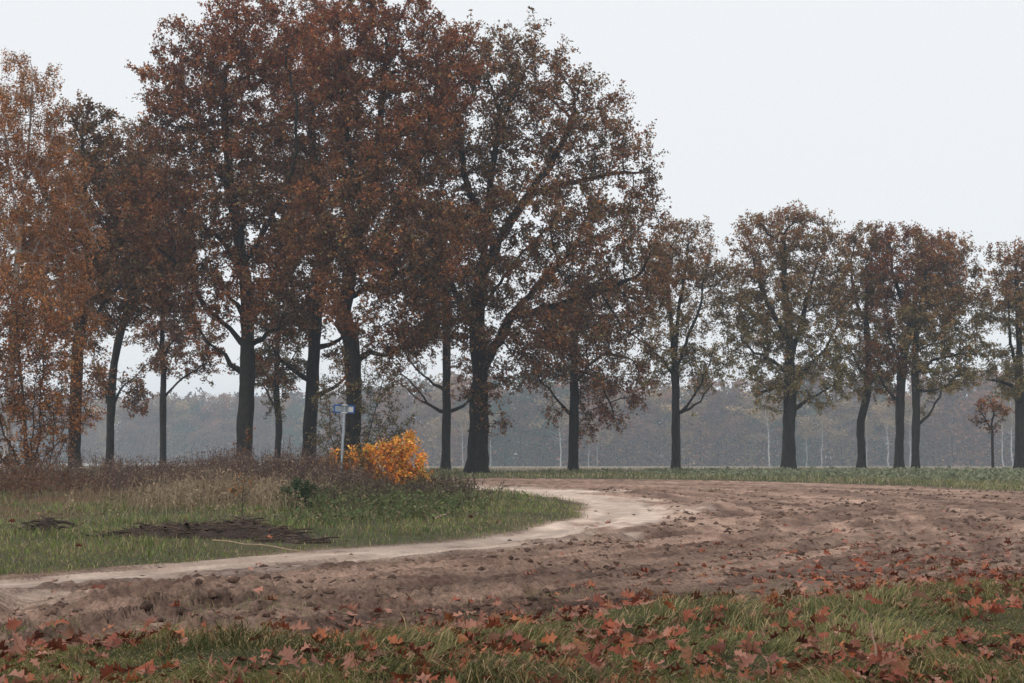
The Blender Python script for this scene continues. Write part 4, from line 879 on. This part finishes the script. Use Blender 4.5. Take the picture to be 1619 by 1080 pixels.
def heap(name, label, cpx, Lm, Wm, Hm, ns, seed, rz=0.0):
    g = np.random.default_rng(seed); c = gp(*cpx); root = empty(name, (c[0], c[1], gz1(*c) - 0.02), rz); tag(root, label, 'heap')
    nu, nv = 90, 36; u = np.linspace(-1, 1, nu); v = np.linspace(-1, 1, nv); U, Vv = np.meshgrid(u, v); x, y = U.ravel() * Lm / 2, Vv.ravel() * Wm / 2
    e = np.clip(1 - np.abs(U.ravel()) ** 2.2 - np.abs(Vv.ravel()) ** 2, 0, 1)
    prof = np.interp(U.ravel(), [-1, -.6, -.2, .2, .42, .6, 1], [.45, .6, .66, .8, 1.15, .85, .3])
    z = Hm * e ** 0.6 * prof * (0.55 + 0.9 * fbm2(x * 3 + seed, y * 3, 3, seed)) + (fbm2(x * 11, y * 11, 3, 3) - .5) * 0.11 * (e > 0) - 0.03 * (e <= 0)
    idx = np.arange(nu * nv).reshape(nv, nu); q = np.stack([idx[:-1, :-1], idx[:-1, 1:], idx[1:, 1:], idx[1:, :-1]], -1).reshape(-1, 4); q = q[(e[q] > 0).any(1)]
    mobj('mound', meshdata('mound', np.stack([x, y, z], 1), [q], M_HUMUS, True), root)
    ms = [stick_mesh('stick', .55, .010, M_STK[0], .05, 1), stick_mesh('stick', .40, .008, M_STK[1], -.08, 2), stick_mesh('stick', .42, .012, M_STK[0], .03, 3), stick_mesh('stick', .3, .007, M_STK[1], .1, 4), stick_mesh('stick', .62, .022, M_STK[0], .06, 9), stick_mesh('stick', .5, .016, M_STK[1], -.05, 10)]
    for k in range(ns):
        a, b = g.uniform(-.95, .95), g.uniform(-.75, .75); i = int((b + 1) / 2 * (nv - 1)) * nu + int((a + 1) / 2 * (nu - 1))
        o = mobj('stick', ms[int(g.choice(6, p=[.3, .22, .22, .18, .03, .05]))], root, (x[i], y[i], z[i] + g.uniform(0.0, .02))); o.rotation_euler = (g.uniform(0, 6), g.normal() * .13, g.normal() * .75 + (3.14 if g.random() < .5 else 0))
heap('brushwood_heap', 'long low heap of dark rotting brushwood on the meadow edge', (318, 857), 2.5, 1.1, 0.17, 170, 5, 0.05)
heap('earth_pile', 'flat dark spread of soil and twigs beside the long heap', (445, 862), 1.3, 0.8, 0.07, 30, 6)
heap('earth_pile', 'small dark clump of soil and twigs in the grass near the thicket', (62, 852), 0.55, 0.6, 0.16, 20, 8)
def lay_stick(name, label, a, b, r, mat, seed, lift=0.02, fork=False):
    A, B = gp(*a), gp(*b); c = (A + B) / 2; L = float(np.linalg.norm(B - A)); o = mobj(name, stick_mesh(name, L, r, mat, .03, seed, fork), None, (c[0], c[1], gz1(*c) + lift + r)); o.rotation_euler = (0, 0, math.atan2(B[1] - A[1], B[0] - A[0]))
    za, zb = gz1(*A), gz1(*B); o.rotation_euler[1] = -math.atan2(zb - za, L); o.location[2] = (za + zb) / 2 + lift + r
    tag(o, label, 'stick')
lay_stick('fallen_branch', 'long pale peeled branch lying at the meadow rim', (336, 872), (482, 881), .009, M_STK[2], 31, .05)
lay_stick('fallen_branch', 'short pale split branch in the green grass by the track', (686, 832), (708, 826), .018, M_STK[2], 32, .05, True)
lay_stick('fallen_twig', 'thin dark twig on the leaf strewn mud edge', (1312, 905), (1332, 890), .007, M_STK[0], 33, .03, True)
lay_stick('fallen_twig', 'thin dark twig among leaves at the grass margin', (905, 962), (935, 972), .006, M_STK[0], 34, .03, True)
def upright(name, label, a, b, Y, r, mat, seed, tiltY=0.0):
    A, B = at(*a, Y), at(*b, Y + tiltY); A[2] = min(A[2], gz1(A[0], A[1]) - .02); n = 9; t = np.linspace(0, 1, n)[:, None]; g = np.random.default_rng(seed)
    P = A + (B - A) * t + g.normal(size=(n, 3)) * r * .5; tb = Tubes(); tb.chain(P - A, r * np.linspace(1, .55, n), 7); tb.spikes([P[5] - A, P[7] - A], [P[5] - A + [.05, 0, .06], P[7] - A + [-.04, .01, .05]], r * .5)
    tag(mobj(name, tb.mesh(name, mat), None, A), label, 'stick')
upright('standing_stick', 'crooked pale brown stick poking up from the bank grass', (1392, 1082), (1376, 985), 7.4, .0085, plain_mat('tan_stick', (0.24, 0.15, 0.10), 0.85, 0, .25, 50), 41, .55)
upright('wood_splinter', 'pale splinter standing in the long brushwood heap', (240, 842), (243, 822), 18.6, .014, M_STK[2], 42)

# ------------------------------------------------------------------ fallen oak leaves
def leaf_shape(seed, low=False):
    """lobed, bristle tipped red oak leaf lying in XY, stalk at the origin; about 50 triangles"""
    g = np.random.default_rng(seed)
    half = [(0, .012), (.09, .03), (.19, .17), (.25, .15), (.275, .085), (.35, .115), (.45, .37), (.51, .30), (.565, .325), (.545, .13), (.62, .125), (.765, .335), (.79, .25), (.845, .25), (.79, .10), (.87, .095), (.94, .125), (1.0, .0)]
    if low: half = [(0, .01), (.2, .16), (.28, .075), (.46, .36), (.56, .12), (.78, .33), (.82, .10), (1.0, .0)]
    cu, cf, tw = g.normal() * .55, g.normal() * .9 + .5, g.normal() * .5; V = []; n = len(half)
    def bend(t, w):
        z = cf * w * w * 1.6 + cu * (t - .45) ** 2 + tw * w * (t - .5) + .05 * math.sin(9 * t + 5 * w + seed) * abs(w) * 2
        return [t, w * (1 - .25 * min(1, abs(cf) * abs(w))), z]
    for t, w in half: V.append(bend(min(t, .97) if w > 0 else t, 0.0))
    for s in (1, -1):
        for t, w in half: V.append(bend(t + g.normal() * .012, s * w * g.uniform(.85, 1.12) + (.003 * s)))
    F = []
    for s, o in ((1, n), (-1, 2 * n)):
        for i in range(n - 1): F.append([i, o + i, o + i + 1, i + 1][:: s])
    V = np.array(V); V[:n, 0] = np.array([min(h[0], .95) for h in half]); 
    V[:n, 0] = np.maximum.accumulate(V[:n, 0]); return V, np.array(F)
def fallen_mat(name, col, var, rough=.55, trans=.15):
    m, n, l, b = nmat(name); b.inputs['Roughness'].default_value = rough; b.inputs['Specular IOR Level'].default_value = .35
    oi = n.new('ShaderNodeObjectInfo'); tc = n.new('ShaderNodeTexCoord'); no = n.new('ShaderNodeTexNoise'); no.inputs['Scale'].default_value = 35; no.inputs['Detail'].default_value = 5; l.new(tc.outputs['Object'], no.inputs['Vector'])
    ad = n.new('ShaderNodeMath'); ad.operation = 'ADD'; l.new(oi.outputs['Random'], ad.inputs[0]); l.new(no.outputs['Fac'], ad.inputs[1])
    hf = n.new('ShaderNodeMath'); hf.operation = 'MULTIPLY'; hf.inputs[1].default_value = .5; l.new(ad.outputs[0], hf.inputs[0])
    r = n.new('ShaderNodeValToRGB'); r.color_ramp.elements[0].position = .15; r.color_ramp.elements[1].position = .85
    r.color_ramp.elements[0].color = (*[c * (1 - var) for c in col], 1); r.color_ramp.elements[1].color = (*[c * (1 + var) for c in col], 1); l.new(hf.outputs[0], r.inputs['Fac']); l.new(r.outputs['Color'], b.inputs['Base Color'])
    w = n.new('ShaderNodeTexWave'); w.inputs['Scale'].default_value = 18; w.inputs['Distortion'].default_value = 3; l.new(tc.outputs['Object'], w.inputs['Vector'])
    bp = n.new('ShaderNodeBump'); bp.inputs['Distance'].default_value = .004; bp.inputs['Strength'].default_value = .5; l.new(w.outputs['Fac'], bp.inputs['Height']); l.new(bp.outputs[0], b.inputs['Normal'])
    return m
LM = [('deep red brown', fallen_mat('leaf_red_brown', (.20, .050, .026), .4)), ('bright rust red', fallen_mat('leaf_rust', (.25, .062, .028), .4)), ('pale pinkish tan', fallen_mat('leaf_underside', (.34, .150, .100), .35, .7)), ('dull chestnut brown', fallen_mat('leaf_chestnut', (.20, .085, .042), .4)), ('rusty orange', fallen_mat('leaf_orange', (.34, .105, .040), .35))]
M_STALK = plain_mat('leaf_stalk', (.22, .09, .05), .6)
M_LITTER = foliage_mat('leaf_litter', .12, .55, .3)
SH = [leaf_shape(600 + k) for k in range(9)]; SL = [leaf_shape(600 + k, True) for k in range(9)]
LV = {(s, c): meshdata('fallen_leaf', SH[s][0], [SH[s][1]], LM[c][1], True) for s in range(9) for c in range(5)}
stb = Tubes(); stb.chain([[0.01, 0, 0], [-.10, .015, .01], [-.22, .05, .03]], [.011, .009, .009], 4); ST = stb.mesh('stalk', M_STALK)
def scatter_leaves():
    global rng
    rng = np.random.default_rng(909); N = 33000
    x, y = scatter(N, 6.3, 26.0, 0.41, 1.1, 0.6); isl, far, ver, sand = zones(x, y)
    right = sstep(-3.0, 3.5, x)
    clump = sstep(0.36, 0.62, fbm2(x * 1.25, y * 1.25, 3, 222))
    band = np.exp(-((ver - 0.15) / 0.42) ** 2)                       # leaves gather along the trampled rim
    p = 0.50 * band + np.where(ver > 0.2, 0.11 + 0.42 * clump, 0) + np.where(ver < 0, (0.05 + 0.40 * right * (.35 + .9 * clump)) * np.exp(-((ver) / (0.8 + 2.6 * right)) ** 2) + 0.010, 0)
    p = np.where(isl > 0, 0.012, p); p = np.where(sand > 0, p * 0.3, p)
    m = rng.random(N) < p * 0.62; x, y, ver, isl = x[m], y[m], ver[m], isl[m]
    z = gz(x, y); n = len(x)
    size = .052 + .083 * rng.random(n) ** 0.9; lift = np.where(ver > 0.15, rng.uniform(.005, .075, n), rng.uniform(.006, .016, n)); lift = np.where(isl > 0, .05, lift)
    rz = rng.uniform(0, 6.28, n); fl = np.where(ver > .15, 1.0, .5); tx = rng.normal(size=n) * .42 * fl; ty = rng.normal(size=n) * .38 * fl; flip = rng.random(n) < 0.27
    stand = rng.random(n) < np.where(ver > .1, .16, .07); tx = np.where(stand, rng.uniform(.7, 1.25, n) * np.sign(tx), tx)
    cidx = np.where(flip, 2, rng.choice([0, 1, 3, 4], n, p=[.27, .35, .18, .20])); sh = rng.integers(0, 9, n)
    app = size / y; hx = x / y; vis = (np.abs(hx) < 0.375) & (y > 6.6); order = np.argsort(-(app * vis)); big = set(order[:300].tolist())
    rV, rF, rC, nv = [], [], [], 0; cols = [(.20, .050, .026), (.25, .062, .028), (.34, .150, .100), (.20, .085, .042), (.34, .105, .040)]
    from mathutils import Euler
    for i in range(n):
        up = lift[i] + (size[i] * .22 if stand[i] else 0.0)
        if i in big:
            o = mobj('fallen_leaf', LV[(int(sh[i]), int(cidx[i]))], None, (x[i], y[i], z[i] + up)); o.scale = (size[i],) * 3; o.rotation_euler = (tx[i], ty[i], rz[i])
            st = mobj('stalk', ST, o)
            pose = 'propped on edge' if stand[i] else 'lying flat'
            wh = 'in the long bank grass' if ver[i] > 0.45 else ('along the trampled rim of the bank' if ver[i] > -0.35 else 'on the open mud')
            tag(o, f'{LM[int(cidx[i])][0]} lobed oak leaf {pose} {wh}', 'leaf', f'{LM[int(cidx[i])][0]} oak leaves {pose} {wh}')
        else:
            R = np.array(Euler((tx[i], ty[i], rz[i])).to_matrix()); V, F = SL[int(sh[i])]
            rV.append((V * size[i]) @ R.T + np.array([x[i], y[i], z[i] + up])); rF.append(F + nv); nv += len(V); rC.append(np.tile(np.array(cols[int(cidx[i])]) * rng.uniform(.65, 1.35), (len(V), 1)))
    tag(mobj('leaf_litter', meshdata('leaf_litter', np.vstack(rV), [np.vstack(rF)], M_LITTER, True, np.vstack(rC))), 'smaller looking fallen oak leaves strewn over mud, bank and meadow', 'leaf litter', None, 'stuff')
    print('leaves', n)
scatter_leaves()
# loose clods thrown up beside the ruts
def clods():
    global rng
    rng = np.random.default_rng(31); x, y = scatter(24000, 9.0, 42.0, 0.41, 1.25, 0.5); isl, far, ver, sand = zones(x, y)
    p = np.where((isl < -0.3) & (ver < -0.1) & (far < 0), 0.12 + 0.88 * sstep(0.5, 0.66, fbm2(x * .7, y * 1.6, 3, 31)), 0) * np.where(sand > -0.1, 0.05, 1); m = rng.random(len(x)) < p; x, y = x[m], y[m]; n = len(x); z = gz(x, y)
    ico = np.array([[0, 0, 1], [.9, 0, .3], [.28, .85, .3], [-.72, .53, .3], [-.72, -.53, .3], [.28, -.85, .3], [.7, .5, -.4], [-.3, .8, -.4], [-.9, 0, -.4], [-.3, -.8, -.4], [.7, -.5, -.4]])
    ft = np.array([[0, 1, 2], [0, 2, 3], [0, 3, 4], [0, 4, 5], [0, 5, 1], [1, 6, 2], [2, 6, 7], [2, 7, 3], [3, 7, 8], [3, 8, 4], [4, 8, 9], [4, 9, 5], [5, 9, 10], [5, 10, 1], [1, 10, 6]])
    s = (0.007 + 0.034 * rng.random(n) ** 3 + 0.0005 * y)[:, None, None]; V = ico[None] * s * rng.uniform(.6, 1.4, (n, 11, 1)) * np.array([1.2, 1.1, .75]) + np.stack([x, y, z], 1)[:, None]
    F = (np.arange(n) * 11)[:, None, None] + ft[None]
    col = np.array([0.17, 0.105, 0.078]) * rng.uniform(.5, 1.5, (n, 1))
    tag(mobj('loose_clods', meshdata('loose_clods', V.reshape(-1, 3), [F.reshape(-1, 3)], M_SOIL, True, np.repeat(col, 11, 0))), 'loose crumbs of earth beside the ruts', 'soil', None, 'stuff')
clods()

# ------------------------------------------------------------------ haze
hm = bpy.data.materials.new('haze'); hm.use_nodes = True; hn = hm.node_tree
for n in list(hn.nodes): hn.nodes.remove(n)
ho = hn.nodes.new('ShaderNodeOutputMaterial'); pv = hn.nodes.new('ShaderNodeVolumePrincipled')
pv.inputs['Color'].default_value = (0.76, 0.88, 1.0, 1); pv.inputs['Density'].default_value = 0.00082; pv.inputs['Anisotropy'].default_value = 0.0
hn.links.new(pv.outputs[0], ho.inputs['Volume'])
V, F = [], []; box(V, F, (0, 350, 12.0), (2100, 1400, 30.0))
tag(mobj('haze', meshdata('haze', np.vstack(V), [np.vstack(F)], hm)), 'thin autumn haze over fields and wood', 'haze', None, 'stuff')
tot = sum(len(me.polygons) for me in bpy.data.meshes)
print('done', time.time() - T0, 'polys', tot, 'objects', len(bpy.data.objects))
